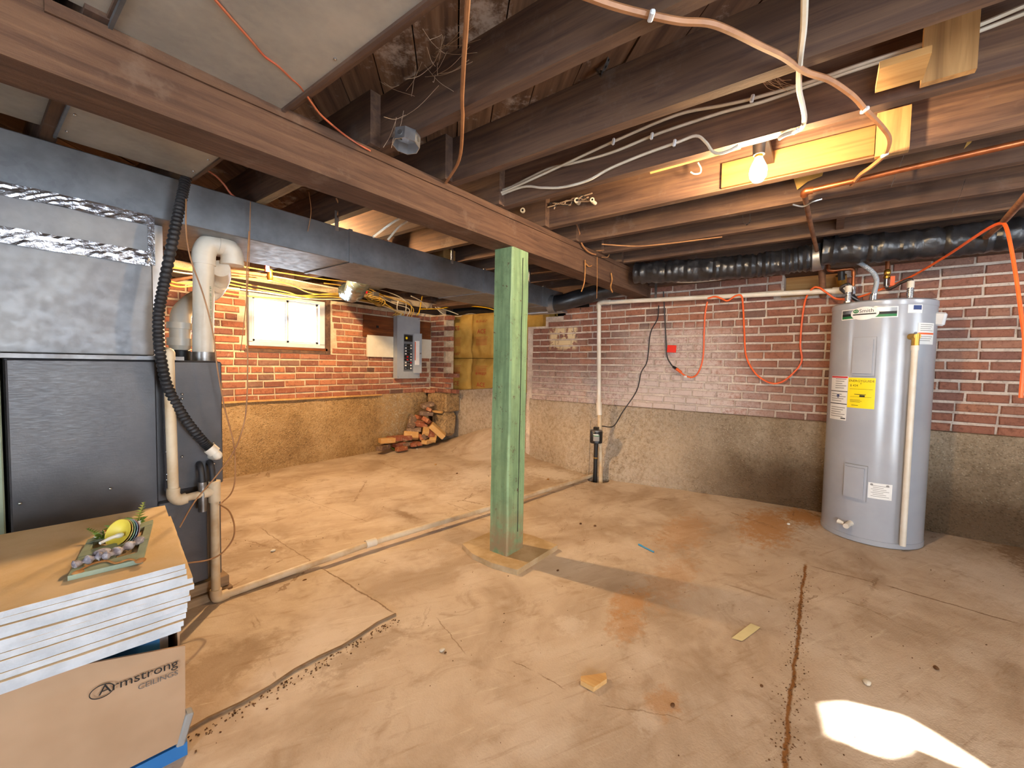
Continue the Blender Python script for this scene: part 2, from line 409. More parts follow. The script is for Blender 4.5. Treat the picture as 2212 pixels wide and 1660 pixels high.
def green_paint():
    n = N('green_paint'); x, y, z = n.xyz()
    q = n.scl(n.pos(), (30, 30, 2)); g = n.noise(1, 5, .6, q)
    c = n.mix(n.mr(g, .35, .65), '#6b8560', '#86a075')
    c = n.mix(n.mr(n.noise(24, 6, .8), .60, .66), c, '#5c3f2a')
    c = n.mix(n.mr(n.noise(7, 5, .7), .45, .7, 0, .45), c, '#56694c')
    c = n.mix(n.ma('MULTIPLY', n.mr(z, .42, .06), n.mr(n.noise(12, 5, .7), .3, .6)), c, '#8a7455')
    n.bump(n.ma('ADD', g, n.mr(n.noise(24, 6, .8), .63, .70, 0, -.6)), .4, .006)
    MT['green_paint'] = n.done(c, .6, 0, .35)
green_paint()
metal_galv('galv', '#9a9ba0', '#c2c3c6', .36, .9)
metal_galv('galv_dark', '#66686c', '#85878b', .48, .7)
metal_galv('pan_metal', '#97928a', '#b3ab9e', .6, .4)
metal_galv('plenum_metal', '#77777a', '#8b8a8a', .48, .65)
n = N('furnace_paint'); v_ = n.scl(n.pos(), (30, 30, 220))
n.bump(n.ma('ADD', n.noise(1, 3, .6, v_), n.ma('MULTIPLY', n.noise(140, 2), .6)), .10, .003)
MT['furnace_paint'] = n.done(n.mix(n.mr(n.noise(5, 4), .35, .65), '#434144', '#4e4b4c'), n.mr(n.noise(1, 3, .6, v_), .3, .7, .34, .46), .2, .5)
simple('foil', '#c9c9ce', '#a9a9b0', 20, .22, 1.0, .5, .5, 40)
simple('pvc', '#d9d0c2', '#cfc3b0', 6, .38, 0, .5)
simple('pvc_dirty', '#cdbb9f', '#b89c78', 7, .5, 0, .4)
simple('black_rubber', '#1d1b1d', '#2b292b', 9, .5, 0, .4)
simple('black_plastic', '#161618', None, 9, .35, 0, .5)
simple('black_flex', '#17171a', '#2a2a2e', 12, .34, .0, .6, .6, 25)
simple('steel', '#9c9a98', '#7d7a78', 18, .35, .9)
simple('chrome', '#c6c8cc', None, 8, .18, 1.0)
simple('rusty_pipe', '#6d4a36', '#8a5f44', 14, .7, .3, .3, .3, 60)
simple('copper', '#a9653f', '#8a5236', 12, .38, .85)
simple('brass', '#c79a48', '#a87f3a', 12, .32, .9)
simple('grey_enamel', '#8d939b', '#979da4', 3, .32, .0, .5)
simple('heater_enamel', '#9a9ca3', '#a2a4aa', 3, .22, .0, .55)
simple('panel_inside', '#6b7078', '#5f646b', 8, .45)
simple('white_vinyl', '#c9ccd0', '#bfc2c6', 8, .4)
simple('white_label', '#e6e4e0', '#dcdad6', 9, .55)
simple('yellow_label', '#f2d81c', '#ecd016', 9, .5)
simple('orange_label', '#e0602a', None, 9, .5)
simple('red_label', '#c8202a', None, 9, .5)
simple('green_label', '#1e6e3a', None, 9, .45)
simple('navy_label', '#24386e', None, 9, .5)
simple('ink', '#1a1918', None, 9, .6)
simple('grey_ink', '#8a8784', None, 9, .7)
simple('dark_grey_ink', '#55514e', None, 9, .7)
simple('red_ink', '#b8422c', None, 9, .8)
simple('orange_cord', '#f26a30', '#ea6028', 9, .45)
simple('romex_white', '#d2cabb', '#c2b8a6', 9, .45)
simple('romex_yellow', '#c9a64e', '#b8923c', 9, .5)
simple('romex_bright', '#e8b81c', '#d8a818', 9, .5)
simple('romex_brown', '#a3714a', '#8a5c3a', 9, .5)
simple('thin_wire', '#a5784e', '#8f6440', 9, .5)
simple('red_wire', '#b8452e', '#a86040', 9, .5)
simple('white_board', '#d9d2c0', '#ccc3ae', 4, .6)
simple('cardboard', '#a98a6e', '#9d7e62', 3, .85, 0, .2)
simple('blue_card', '#23619a', '#2b6ca4', 5, .6)
simple('tile_white', '#b9bbbf', '#a9abaf', 16, .9, 0, .2, .5, 50)
simple('tile_back', '#dcc09a', '#d0b084', 5, .9, 0, .2, .3, 60)
simple('kraft', '#c39b4c', '#b28a3e', 5, .8, 0, .25, .35, 18)
simple('porcelain', '#d8cdb8', None, 8, .3)
simple('paper', '#dccfa0', '#d4c694', 8, .8)
simple('scrap_paper', '#d2a557', '#c29448', 8, .85)
simple('web', '#b59a80', None, 8, .9)
simple('dirt', '#6a4a30', '#4f3622', 20, .95, 0, .1, .6, 40)
simple('joint_soil', '#7d6650', '#6b553f', 20, .95, 0, .1, .6, 40)
simple('stone', '#b3a490', '#c9bca8', 20, .9)
simple('leaf', '#5d7d2a', '#7c8f3a', 12, .7)
simple('dried_leaf', '#a9783c', '#8a5a2c', 12, .8)
simple('sage_frame', '#8f9a86', '#7d8a7a', 10, .7, 0, .3, .3, 60)
simple('bowl_yellow', '#d9c24a', None, 8, .45)
simple('bowl_pink', '#d9a9a0', None, 8, .45); simple('bowl_blue', '#9fb4cf', None, 8, .45); simple('bowl_mint', '#a9cfae', None, 8, .45); simple('bowl_cream', '#e2c88a', None, 8, .45)
simple('cloth', '#c4bab8', '#77707a', 46, .9)
simple('twine', '#b07a44', '#8f5e30', 30, .9)
simple('blue_pen', '#2a7fa8', None, 8, .35)
simple('dark_void', '#1a1512', '#241c16', 6, .9)
simple('rag', '#8f7a60', '#a68f70', 30, .9)
simple('pad_concrete', '#b9a07e', '#a0855f', 7, .9, 0, .2, .6, 50)
simple('silver_flex', '#aebfc0', '#8fa5a8', 16, .25, .9, .5, .8, 30)
simple('red_tag', '#e0301c', None, 8, .5)
simple('black_gap', '#0c0b0b', None, 8, .8)
def glass():
    n = N('pane_glass'); tr = n.n.new('ShaderNodeBsdfTransparent'); gl = n.n.new('ShaderNodeBsdfGlossy'); gl.inputs['Roughness'].default_value = .03
    mx = n.n.new('ShaderNodeMixShader'); mx.inputs[0].default_value = .08
    n.t.links.new(tr.outputs[0], mx.inputs[1]); n.t.links.new(gl.outputs[0], mx.inputs[2]); n.t.links.new(mx.outputs[0], n.out.inputs[0]); MT['pane_glass'] = n.m
glass()
def emit(name, col, s):
    n = N(name); e = n.n.new('ShaderNodeEmission'); e.inputs[0].default_value = (*col, 1); e.inputs[1].default_value = s
    n.t.links.new(e.outputs[0], n.out.inputs[0]); MT[name] = n.m
emit('bulb_glow', (1.0, .70, .38), BULB_STRENGTH)
emit('bulb2_glow', (1.0, .66, .33), BULB2_STRENGTH)

# ------------------------------------------------------------------ the room shell
X0, X1, Y0, Y1 = -2.6, 4.25, -2.8, 4.62            # inner faces
def zj(x): return 1.965+.023*x                       # underside of the joists
JH = .20
# floor with the sump pit hole
import bmesh
SUMP = (3.86, 1.80, .115)
bm = bmesh.new()
ov = [bm.verts.new((x, y, 0)) for x, y in ((X0-.3, Y0-.3), (X1+.5, Y0-.3), (X1+.5, Y1+.3), (X0-.3, Y1+.3))]
iv = [bm.verts.new((SUMP[0]+SUMP[2]*math.cos(2*PI*i/28), SUMP[1]+SUMP[2]*math.sin(2*PI*i/28), 0)) for i in range(28)]
ed = [bm.edges.new((ov[i], ov[(i+1) % 4])) for i in range(4)]+[bm.edges.new((iv[i], iv[(i+1) % 28])) for i in range(28)]
bmesh.ops.triangle_fill(bm, use_beauty=True, edges=ed)
bmesh.ops.recalc_face_normals(bm, faces=bm.faces[:])
lw = [bm.verts.new((v.co.x, v.co.y, -.35)) for v in iv]
for i in range(28): bm.faces.new((iv[i], iv[(i+1) % 28], lw[(i+1) % 28], lw[i]))
bm.faces.new(lw)
me = bpy.data.meshes.new('floor'); bm.to_mesh(me); bm.free(); me.materials.append(MT['floor_concrete'])
if me.polygons[0].normal.z < 0: me.flip_normals()
floor = bpy.data.objects.new('floor', me); COL.objects.link(floor); struct(floor, 'stained concrete basement floor with rust marks and a sump pit'); ORG['floor'] = (0, 0, 0)
# thin raised slab with a broken edge, left of the post
edge = [(1.165, 1.52)]+[(1.165-.09*i, 1.52+.010*math.sin(i*1.7)+.008*nz(i, 3, 1)) for i in range(1, 10)]+[(.28, 1.50)]
slab = [(x, y, 0.0) for x, y in edge]+[(.28, 2.6, 0), (1.05, 2.6, 0), (1.173, 2.2, 0), (1.18, 1.85, 0)]
part('slab_section', G().prism(slab, (0, 0, .009)), 'floor_concrete', floor)
g = G(); ee = edge
for i in range(len(ee)-1):
    (xa, ya), (xb, yb) = ee[i], ee[i+1]; w0 = .006+.004*nz(i*2.1, 7); w1 = .006+.004*nz((i+1)*2.1, 7)
    g.prism([(xa, ya-w0, .0005), (xb, yb-w1, .0005), (xb, yb+.001, .0005), (xa, ya+.001, .0005)], (0, 0, .0088))
part('joint_dirt', g, 'joint_soil', floor)
# mound of concrete rising to the opening in the corner
def mound(u, v):
    x = 3.2+1.25*u; y = 2.75+2.0*v
    a = max(0, min(1, (x-3.6)/.85)); a = a*a*(3-2*a)
    b = max(0, min(1, (y-2.75)/.8)); b = b*b*(3-2*b); c = max(0, min(1, (4.50-y)/.8))
    return (x, y, -.004+.30*a*b*c+.008*nz(x*5, y*5))
part('floor_ramp', G().grid(mound, 24, 30), 'floor_concrete', floor, True)

# back wall: mortar core with a window opening, bricks, footing
WX0, WX1, WZ0, WZ1 = 1.735, 2.55, 1.285, 1.83
g = G()
g.box((X0-.3, Y1+.012, -.1), (WX0, Y1+.24, 2.02)); g.box((WX1, Y1+.012, -.1), (X1+.2, Y1+.24, 2.02))
g.box((WX0, Y1+.012, -.1), (WX1, Y1+.24, WZ0)); g.box((WX0, Y1+.012, WZ1), (WX1, Y1+.24, 2.02))
wall_back = struct(part('wall_back', g, 'mortar'), 'brick basement wall with a slider window above a concrete footing')
wall_back.location = (0, 0, 0); wall_back.data.transform(Matrix.Translation(ORG['wall_back'])); ORG['wall_back'] = (0, 0, 0)
g = G()
HY0, HY1, HZ0, HZ1 = -.06, .32, 1.79, 1.95
steps = [(-3.1, -.1), (2.98, -.1), (2.98, 1.62), (2.72, 1.62), (2.72, 1.73), (2.45, 1.73), (2.45, HZ0), (-3.1, HZ0)]
g.prism([(X1+.012, y, z) for y, z in steps], (.22, 0, 0))
g.box((X1+.012, HY1, HZ0), (X1+.232, 2.15, 1.97)); g.box((X1+.012, -3.1, HZ0), (X1+.232, HY0, 1.97))
wall_right = struct(part('wall_right', g, 'mortar_right'), 'weathered brick basement wall behind the water heater')
wall_right.location = (0, 0, 0); wall_right.data.transform(Matrix.Translation(ORG['wall_right'])); ORG['wall_right'] = (0, 0, 0)

BL, BH, CH = .201, .0555, .0735
def brick_mesh(L, H, seed):
    r = random.Random(seed); D = .06; e = .006
    def q(y, ins): return [(sx*(L/2-ins)+r.uniform(-.002, .002), y+r.uniform(-.0015, .0015), sz*(H/2-ins)+r.uniform(-.0018, .0018)) for sx, sz in ((-1, -1), (1, -1), (1, 1), (-1, 1))]
    vs = q(D, 0)+q(e, 0)+q(0, e*.9)
    fs = [(11, 10, 9, 8)]+[(a+i, a+(i+1) % 4, a+4+(i+1) % 4, a+4+i) for a in (0, 4) for i in range(4)]
    return vs, fs
BV = {}
for kind, L in (('s', BL), ('h', .098), ('m', .15)):
    for k in range(6):
        BV[kind, k] = brick_mesh(L, BH, hash((L, k)) & 0xffff)
BM = {}
def lay(wall, mat, place, u0, u1, z0, z1, skip, cap=300, off=0.0):
    """place(u,z) -> (world xyz of the brick face centre, rotation about z)"""
    bricks = []; k = 0; z = z0+BH/2+.006
    while z+BH/2 < z1+.02:
        hdr = (k % 7 == 4)
        u = u0 + (0 if k % 2 else -.107) + off
        while u < u1:
            kind = 'h' if hdr else ('m' if random.random() < .10 else 's')
            L = {'s': BL, 'h': .098, 'm': .15}[kind]
            wz = z+.006*nz(u*.9, 3, off)+.004*nz(u*2.3, z*3, 1)
            if not skip(u, u+L, z): bricks.append((u+L/2+random.uniform(-.002, .002), wz+random.uniform(-.002, .002), kind))
            elif L > .12:
                for u2 in (u, u+L-.098, u+.052):
                    if not skip(u2, u2+.098, z): bricks.append((u2+.049, wz, 'h')); break
            u += L+.0125
        z += CH; k += 1
    items = []
    for u, zc, kind in bricks:
        p, rz = place(u, zc); x, y, d = pj(p)
        vis = d > .3 and -40 < x < 2252 and -40 < y < 1700
        items.append((-1 if not vis else 1/d, p, rz, kind))
    items.sort(key=lambda t: -t[0])
    rest = G()
    for i, (sc, p, rz, kind) in enumerate(items):
        kk = random.randrange(6); jit = random.uniform(-.004, .002)
        M = Matrix.Translation(p) @ Matrix.Rotation(rz+random.uniform(-.008, .008), 4, 'Z') @ Matrix.Rotation(random.uniform(-.006, .006), 4, 'Y') @ Matrix.Translation((0, jit, 0))
        if sc > 0 and i < cap:
            key = (kind, kk, mat)
            if key not in BM:
                BM[key] = mesh_of('brick', G().add(*BV[kind, kk]), (0, 0, 0), False, [MT[mat]])
            o = bpy.data.objects.new('brick', BM[key]); COL.objects.link(o); o.parent = wall; o.matrix_basis = M
        else:
            vs, fs = BV[kind, kk]; rest.add([tuple(M @ Vector(v)) for v in vs], fs)
    if rest.v:
        part('brick_courses', rest, mat, wall, kind='stuff')
# neighbours of the window, boards and hole are left out
def skip_back(a, b, z):
    if b > WX0-.015 and a < WX1+.05 and z > WZ0-.045: return True
    if b > 4.14: return True
    return False
lay(wall_back, 'brick_back', lambda u, z: ((u, Y1, z), 0.0), .55, 4.16, .725, 1.86, skip_back, 300)
def top_right(y): return 1.60 if y > 2.70 else (1.70 if y > 2.44 else (1.79 if y > 2.12 else 1.955))
def skip_right(a, b, z):
    y0, y1 = -b, -a; ym = -(a+b)/2
    if z > top_right(ym): return True
    if y1 > 2.97+.03*math.sin(z*40): return True
    if z > HZ0-.04 and y1 > HY0 and y0 < HY1: return True
    return False
# u runs along -Y so that brick faces look to -X
lay(wall_right, 'brick_right', lambda u, z: ((X1, -u, z), -PI/2), -3.0, 1.62, .725, 1.965, skip_right, 300)
# toothed stub of the old cross wall in the corner
stub = struct(part('wall_stub', G().box((4.145, 4.31, .70), (4.30, Y1+.02, 1.84)), 'mortar'), 'broken toothed stub of brick wall between breaker panel and insulation')
stub.location = (0, 0, 0); stub.data.transform(Matrix.Translation(ORG['wall_stub'])); ORG['wall_stub'] = (0, 0, 0)
k = 0; z = .735
while z < 1.80:
    y = Y1-.008; end = 4.36-.14*max(0, math.sin(k*2.4+1))-.20*max(0, (1.15-z)/.5)
    if z > 1.45: end = 4.33+.10*math.sin(k*3.1)
    j = 0
    while y-.09 > end-.05:
        L = .098 if (k+j) % 2 else .15
        o = bpy.data.objects.new('brick', BM[('h' if L < .1 else 'm', (k+j) % 6, 'brick_back')] if ('h' if L < .1 else 'm', (k+j) % 6, 'brick_back') in BM else mesh_of('brick', G().add(*BV['h' if L < .1 else 'm', (k+j) % 6]), (0, 0, 0), False, [MT['brick_back']]))
        COL.objects.link(o); o.parent = stub; o.location = (4.133+random.uniform(-.012, .006), y-L/2, z+BH/2); o.rotation_euler = (0, 0, -PI/2+random.uniform(-.04, .04))
        y -= L+.011; j += 1
    z += CH; k += 1
# footings
def foot_back(u, v):
    x = -2.6+6.95*u; z = -.02+.755*v
    lump = .018*nz(x*3, z*4, 1)+.010*nz(x*9, z*9, 4)
    out = .012+.02*(1-v)
    return (x, Y1-out-lump, z)
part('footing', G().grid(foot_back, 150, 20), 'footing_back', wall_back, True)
BY = [(-3.1, 4.21), (-1.1, 4.205), (-.7, 4.20), (0, 4.17), (.5, 4.15), (.95, 4.08), (1.3, 4.00), (1.64, 3.94), (2.0, 3.97), (2.3, 4.06), (2.6, 4.18), (2.95, 4.26), (3.3, 4.32), (4.7, 4.34)]
def base_x(y):
    return float(np.interp(y, [a for a, b in BY], [b for a, b in BY]))
def foot_right(u, v, ya=-3.1, yb=2.95):
    y = ya+(yb-ya)*u
    top = .735 if y < 2.9 else .735+.10*min(1, max(0, (y-2.9)/.3))*min(1, max(0, (4.65-y)/1.1))
    z = -.02+(top+.02)*min(1, v*1.12)
    s = min(1, v*1.12); e = s*s*(3-2*s)
    x = base_x(y)*(1-e)+(X1-.03 if y < 2.95 else 4.33)*e
    lump = .022*nz(y*3, z*4, 7)+.012*nz(y*9, z*9, 2)+.006*nz(y*22, z*22, 5)
    x -= lump*(1 if v < .85 else .4)
    x = min(x, 4.255) if y < 2.9 else x
    if v*1.12 > 1: x += (v*1.12-1)/.12*.20
    return (x, y, z)
part('footing', G().grid(foot_right, 150, 26), 'footing_right', wall_right, True)
struct(part('wall_opening_base', G().grid(lambda u, v: foot_right(u, v, 2.95, 4.65), 42, 26), 'footing_right', None, True), 'rough concrete base under the insulated corner opening')
# concrete block under the stub
g = G(); g.obox((4.16, 4.36, .60), (.30, .36, .26), (0, 0, .06), .02); g.obox((4.14, 4.33, .30), (.26, .30, .34), (.05, .05, -.1), .05)
part('footing_block', g, 'footing_back', stub)
part('wood_strip', G().obox((3.985, 4.34, .475), (.03, .26, .03), (0, 0, .06)), 'pale_wood', stub)

# walls behind the camera (doorways and a high window let the daylight in)
g = G(); a, b = X0-.2, X0
g.box((a, Y0-.2, -.1), (b, -1.55, 2.2)); g.box((a, -.25, -.1), (b, Y1+.2, 2.2)); g.box((a, -1.55, 1.98), (b, -.25, 2.2))
wl = struct(part('wall_left', g, 'mortar_right'), 'masonry wall with a doorway on the left side')
g = G(); a, b = Y0-.06, Y0
NX0, NX1, NZ0, NZ1 = 2.45, 3.45, 1.30, 1.95
g.box((X0-.2, a, -.1), (0, b, 2.2)); g.box((1.0, a, -.1), (NX0, b, 2.2)); g.box((NX1, a, -.1), (X1+.3, b, 2.2))
g.box((0, a, 1.95), (1.0, b, 2.2)); g.box((NX0, a, -.1), (NX1, b, NZ0)); g.box((NX0, a, NZ1), (NX1, b, 2.2))
wn = struct(part('wall_near', g, 'mortar_right'), 'masonry wall with a doorway and a high window, facing the brick walls')
# added unseen sheet outside: blocks the sun, its hole shapes the floor patch
pz = 2.12; patch = [(1785, 1525), (1835, 1521), (1945, 1548), (2000, 1580), (2130, 1665), (2080, 1655), (1960, 1605), (1945, 1622), (1905, 1632), (1850, 1612), (1835, 1598), (1802, 1597), (1795, 1560)]
hole = []
for q in patch:
    p = Vector(at(q[0], q[1], 'z', 0)); t = pz/-SUN_DIR.z; hole.append((p.x-SUN_DIR.x*t, p.y-SUN_DIR.y*t))
bm = bmesh.new()
ov = [bm.verts.new((x, y, pz)) for x, y in ((X0-.4, Y0-3.4), (X1+.8, Y0-3.4), (X1+.8, Y0-.07), (X0-.4, Y0-.07))]
iv = [bm.verts.new((x, y, pz)) for x, y in hole]
ed = [bm.edges.new((ov[i], ov[(i+1) % 4])) for i in range(4)]+[bm.edges.new((iv[i], iv[(i+1) % len(iv)])) for i in range(len(iv))]
bmesh.ops.triangle_fill(bm, use_beauty=True, edges=ed)
me = bpy.data.meshes.new('sun_blocker'); bm.to_mesh(me); bm.free(); me.materials.append(MT['plank_wood'])
pd = bpy.data.objects.new('sun_blocker', me); COL.objects.link(pd); struct(pd, 'added unseen sun blocker outside the near window, with a shaped hole')

# ceiling: diagonal subfloor planks on the joists
ceil = struct(part('ceiling', G().box((X0-.3, Y0-.1, 2.34), (X1+.6, Y1+.3, 2.38)), 'dark_void'), 'diagonal board subfloor above the joists')
ceil.location = (0, 0, 0); ceil.data.transform(Matrix.Translation(ORG['ceiling'])); ORG['ceiling'] = (0, 0, 0)
def zc(x, y): return zj(x)+JH+.001
PW = .142
for i in range(-26, 40):
    c = i*PW*math.sqrt(2)                   # board runs along (1,1): y - x = const
    pts = []
    lo, hi = c, c+PW*.97*math.sqrt(2)
    xs = [(X0-.1, X0-.1+lo), (X1+.2, X1+.2+lo)]
    xa = max(X0-.1, Y0-.1-lo); xb = min(X1+.2, Y1+.1-hi)
    if xb-xa < .2: continue
    q = random.uniform(-.004, .003)
    poly = [(xa, xa+lo, zc(xa, 0)+q), (xb, xb+lo, zc(xb, 0)+q), (xb, xb+hi, zc(xb, 0)+q), (xa, xa+hi, zc(xa, 0)+q)]
    part('plank', G().prism(poly, (0, 0, .02)), 'subfloor_wood', ceil)
# rim boards closing the gap between wall tops and subfloor
for nm, lo, hi in (('trim_1', (X0-.3, Y1+.03, 1.96), (X1+.4, Y1+.10, 2.36)), ('trim_2', (X1+.02, Y0-.1, 1.975), (X1+.10, Y1+.1, 2.36)),
                   ('trim_3', (X0-.3, Y0-.12, 2.15), (X1+.4, Y0-.07, 2.38)), ('trim_4', (X0-.28, Y0-.1, 2.15), (X0-.21, Y1+.2, 2.38))):
    struct(part(nm, G().box(lo, hi), 'joist_wood'), 'dark wooden rim board on top of the wall')
struct(part('trim_5', G().box((4.16, Y0, 1.955), (4.40, Y1, 2.0)), 'joist_wood'), 'dark sill plate on top of the brick wall behind the heater')
struct(part('trim_6', G().box((X0, Y1-.06, 1.86), (X1, Y1+.16, 1.93)), 'dark_beam'), 'dark sill plate above the window wall')
# cavity in the wall above the heater
cv = struct(part('wall_cavity', G().box((4.46, HY0-.05, 1.7), (4.48, HY1+.05, 2.05)).box((4.262, HY0-.02, 1.765), (4.47, HY1+.02, 1.79)), 'pale_wood'), 'broken hole in the brick wall above the heater')
# open space behind the insulation
struct(part('wall_crawlspace', G().box((4.62, 1.5, -.1), (4.70, 4.95, 2.40)).box((4.40, 1.5, 1.6), (4.66, 1.54, 2.4)).box((4.40, 4.86, -.1), (4.66, 4.95, 2.4)), 'dark_void'), 'dark crawlspace behind the insulation')

# ------------------------------------------------------------------ beam, post, pad
def zb(x): return 1.803+.012*x
bt = T('timber_beam', 'rough-sawn timber beam crossing the ceiling on top of the green post', 'beam', (2.0, 1.53, 1.80))
g = G(); NBX = 60; xs = [-2.6+6.84*i/NBX for i in range(NBX+1)]
rows = []
for i, x in enumerate(xs):
    z0 = zb(x); z1 = zj(x)-.001
    w1 = .003*nz(x*2, 1); w2 = .004*nz(x*2.3, 9)
    rows.append([(x, 1.457+w1, z0+w2), (x, 1.457+w1*.6, z0+.11), (x, 1.459, z1-.028), (x, 1.462, z1), (x, 1.612, z1), (x, 1.612+w2, z0+w1), (x, 1.53, z0-.001)])
vs = [p for r in rows for p in r]; m = 7
fs = [(i*m+j, i*m+(j+1) % m, (i+1)*m+(j+1) % m, (i+1)*m+j) for i in range(NBX) for j in range(m)]+[tuple(range(m)), tuple(range(NBX*m, NBX*m+m))]
part('body', g.add(vs, fs), 'beam_wood', bt)
# strip nailed along the top of the beam, with its gap
g = G()
for i in range(NBX-1):
    x, x2 = xs[i], xs[i+1]
    if x < .1: continue
    g.prism([(x, 1.450, zj(x)-.036+.004*nz(x*3, 5)), (x2, 1.450, zj(x2)-.036+.004*nz(x2*3, 5)), (x2, 1.450, zj(x2)-.004), (x, 1.450, zj(x)-.004)], (0, .012, 0))
part('top_strip', g, 'beam_wood', bt)
ps = T('wooden_post', 'square wooden post painted flaking green under the beam', 'post', (2.0, 1.53, .032))
g = G(); n = 30; px0, px1, py0, py1 = 1.885, 2.055, 1.437, 1.575
def ring(t):
    z = .032+(zb(1.97)-.034)*t; w = lambda k: .004*nz(z*3, k)+.002*nz(z*11, k+9)
    dx = .03*t; dy = .02*t
    return [(px0+dx+w(1), py0+dy+w(2), z), (px1+dx+w(3), py0+dy+w(4), z), (px1+dx+w(5), py1+dy+w(6), z), (px0+dx+w(7), py1+dy+w(8), z)]
vs = []
for i in range(n+1):
    r4 = ring(i/n); rr = []
    for j in range(4):
        a, b = Vector(r4[j]), Vector(r4[(j+1) % 4]); rr += [a+(b-a)*.06, a+(b-a)*.94]
    vs += rr
fs = [(i*8+j, i*8+(j+1) % 8, (i+1)*8+(j+1) % 8, (i+1)*8+j) for i in range(n) for j in range(8)]+[tuple(range(8)), tuple(range(n*8, n*8+8))]
part('shaft', g.add(vs, fs), 'green_paint', ps)
part('check_crack', G().tube([(1.985+.006*nz(z*4, 3)+.03*z/1.8, 1.4355+.02*z/1.8, z) for z in np.linspace(.15, 1.78, 26)], .0022, 5), 'black_gap', ps)
cr = [(1.80, 1.30), (2.215, 1.292), (2.235, 1.50), (2.20, 1.74), (1.85, 1.76), (1.79, 1.62), (1.775, 1.46)]
pad = part('post_pad', G().prism([(x, y, 0.0) for x, y in cr], (0, 0, .032)), 'pad_concrete')
tag(pad, 'thin cracked concrete pad under the green post', 'footing pad')
bpy.context.view_layer.update()

# ------------------------------------------------------------------ joists
JX = [.245, .645, 1.015, 1.407, 1.80, 2.255, 2.655, 3.06, 3.46, 3.86]
lft = [-.16, -.56, -.96, -1.36, -1.76, -2.16]
for i, x in enumerate(JX):
    z = zj(x)
    o = part('floor_joist', G().box((x, Y0, z), (x+.045, 1.64, z+JH)), 'joist_wood')
    tag(o, f'dark floor joist on the near side of the beam, {ORD[i]} from left', 'joist', 'joists on the near side of the beam')
    o = part('floor_joist', G().box((x-.047, 1.43, z), (x-.002, Y1+.03, z+JH)), 'joist_wood')
    tag(o, f'dark floor joist on the window side of the beam, {ORD[i]} from left', 'joist', 'joists on the window side of the beam')
for i, x in enumerate(lft):
    o = part('floor_joist', G().box((x, Y0, zj(x)), (x+.045, Y1+.03, zj(x)+JH)), 'joist_wood')
    tag(o, f'wooden floor joist out of view on the left, {ORD[i]} beyond the sheet metal pans', 'joist', 'joists left of the frame')

# sheet metal pans closing joist bays (return air)
def pan(x0, x1, y0, y1, label, dz=.004):
    z = zj((x0+x1)/2)-dz
    t = T('joist_pan', label, 'duct panel', ((x0+x1)/2, (y0+y1)/2, z))
    part('sheet', G().box((x0, y0, z-.003), (x1, y1, z)), 'pan_metal', t)
    part('flange', G().box((x1-.002, y0, z-.012), (x1+.010, y1, z+.01)), 'joist_wood', t)
    part('flange', G().box((x0-.006, y0, z-.010), (x0+.002, y1, z+.01)), 'galv_dark', t)
    for k in range(4):
        y = y0+(y1-y0)*(k+.5)/4
        for x_ in (x1-.02, x0+.02): part('screw', G().sphere((x_, y, z-.003), .005, 6), 'chrome', t)
pan(.247, .652, -1.4, 1.452, 'dusty sheet metal panel closing a joist bay, near side of the beam')
pan(-.158, .238, -1.4, 1.452, 'bluish sheet metal panel at the top left corner beside the beam', -.02)
pan(.235, .655, 1.615, 2.33, 'grey sheet metal panel between the beam and the trunk duct')
pan(-.158, .225, 1.615, 2.33, 'dim panel left of the grey sheet between beam and trunk duct', -.03)

# ------------------------------------------------------------------ trunk duct, plenum, furnace
TY0, TY1, TZ0, TZ1 = 2.35, 2.90, 1.757, 1.952
td = T('trunk_duct', 'long rectangular galvanized trunk duct running to the far corner', 'duct', (2, 2.6, TZ0))
cuts = [-1.2, .02, 1.455, 2.70, 3.62, 4.02]
for i in range(5):
    a, b = cuts[i], cuts[i+1]-.004
    part('duct_section', G().box((a, TY0, TZ0), (b, TY1, TZ1), None, .004), 'galv_dark' if i else 'galv', td)
for x in cuts[2:5]:
    part('drive_cleat', G().box((x-.012, TY0-.005, TZ0-.005), (x+.010, TY1+.005, TZ1+.005)), 'galv_dark', td)
part('end_cap', G().box((4.02, TY0+.01, TZ0-.012), (4.14, TY1-.05, TZ0+.01)), 'galv', td)
for x, px in ((1.35, 0), (2.30, 0), (3.35, 0)):
    part('hanger_strap', G().box((x, TY0-.008, TZ1-.03), (x+.022, TY0-.003, zj(x)+.04)), 'galv', td)
# branch boot at the end of the trunk
br = T('round_branch_duct', 'dark round branch duct rising from the trunk end under the beam', 'duct', (3.7, 2.1, 1.75))
path = spline([(3.80, 2.37, 1.80), (3.84, 2.24, 1.815), (3.90, 2.08, 1.86), (3.97, 1.80, 1.925), (4.0, 1.66, 1.95)], 5)
part('pipe', G().tube(path, .085, 20), 'black_flex', br, True)
part('collar', G().cyl((3.795, 2.39, 1.80), (3.81, 2.32, 1.803), .095, 20), 'galv_dark', br, True)
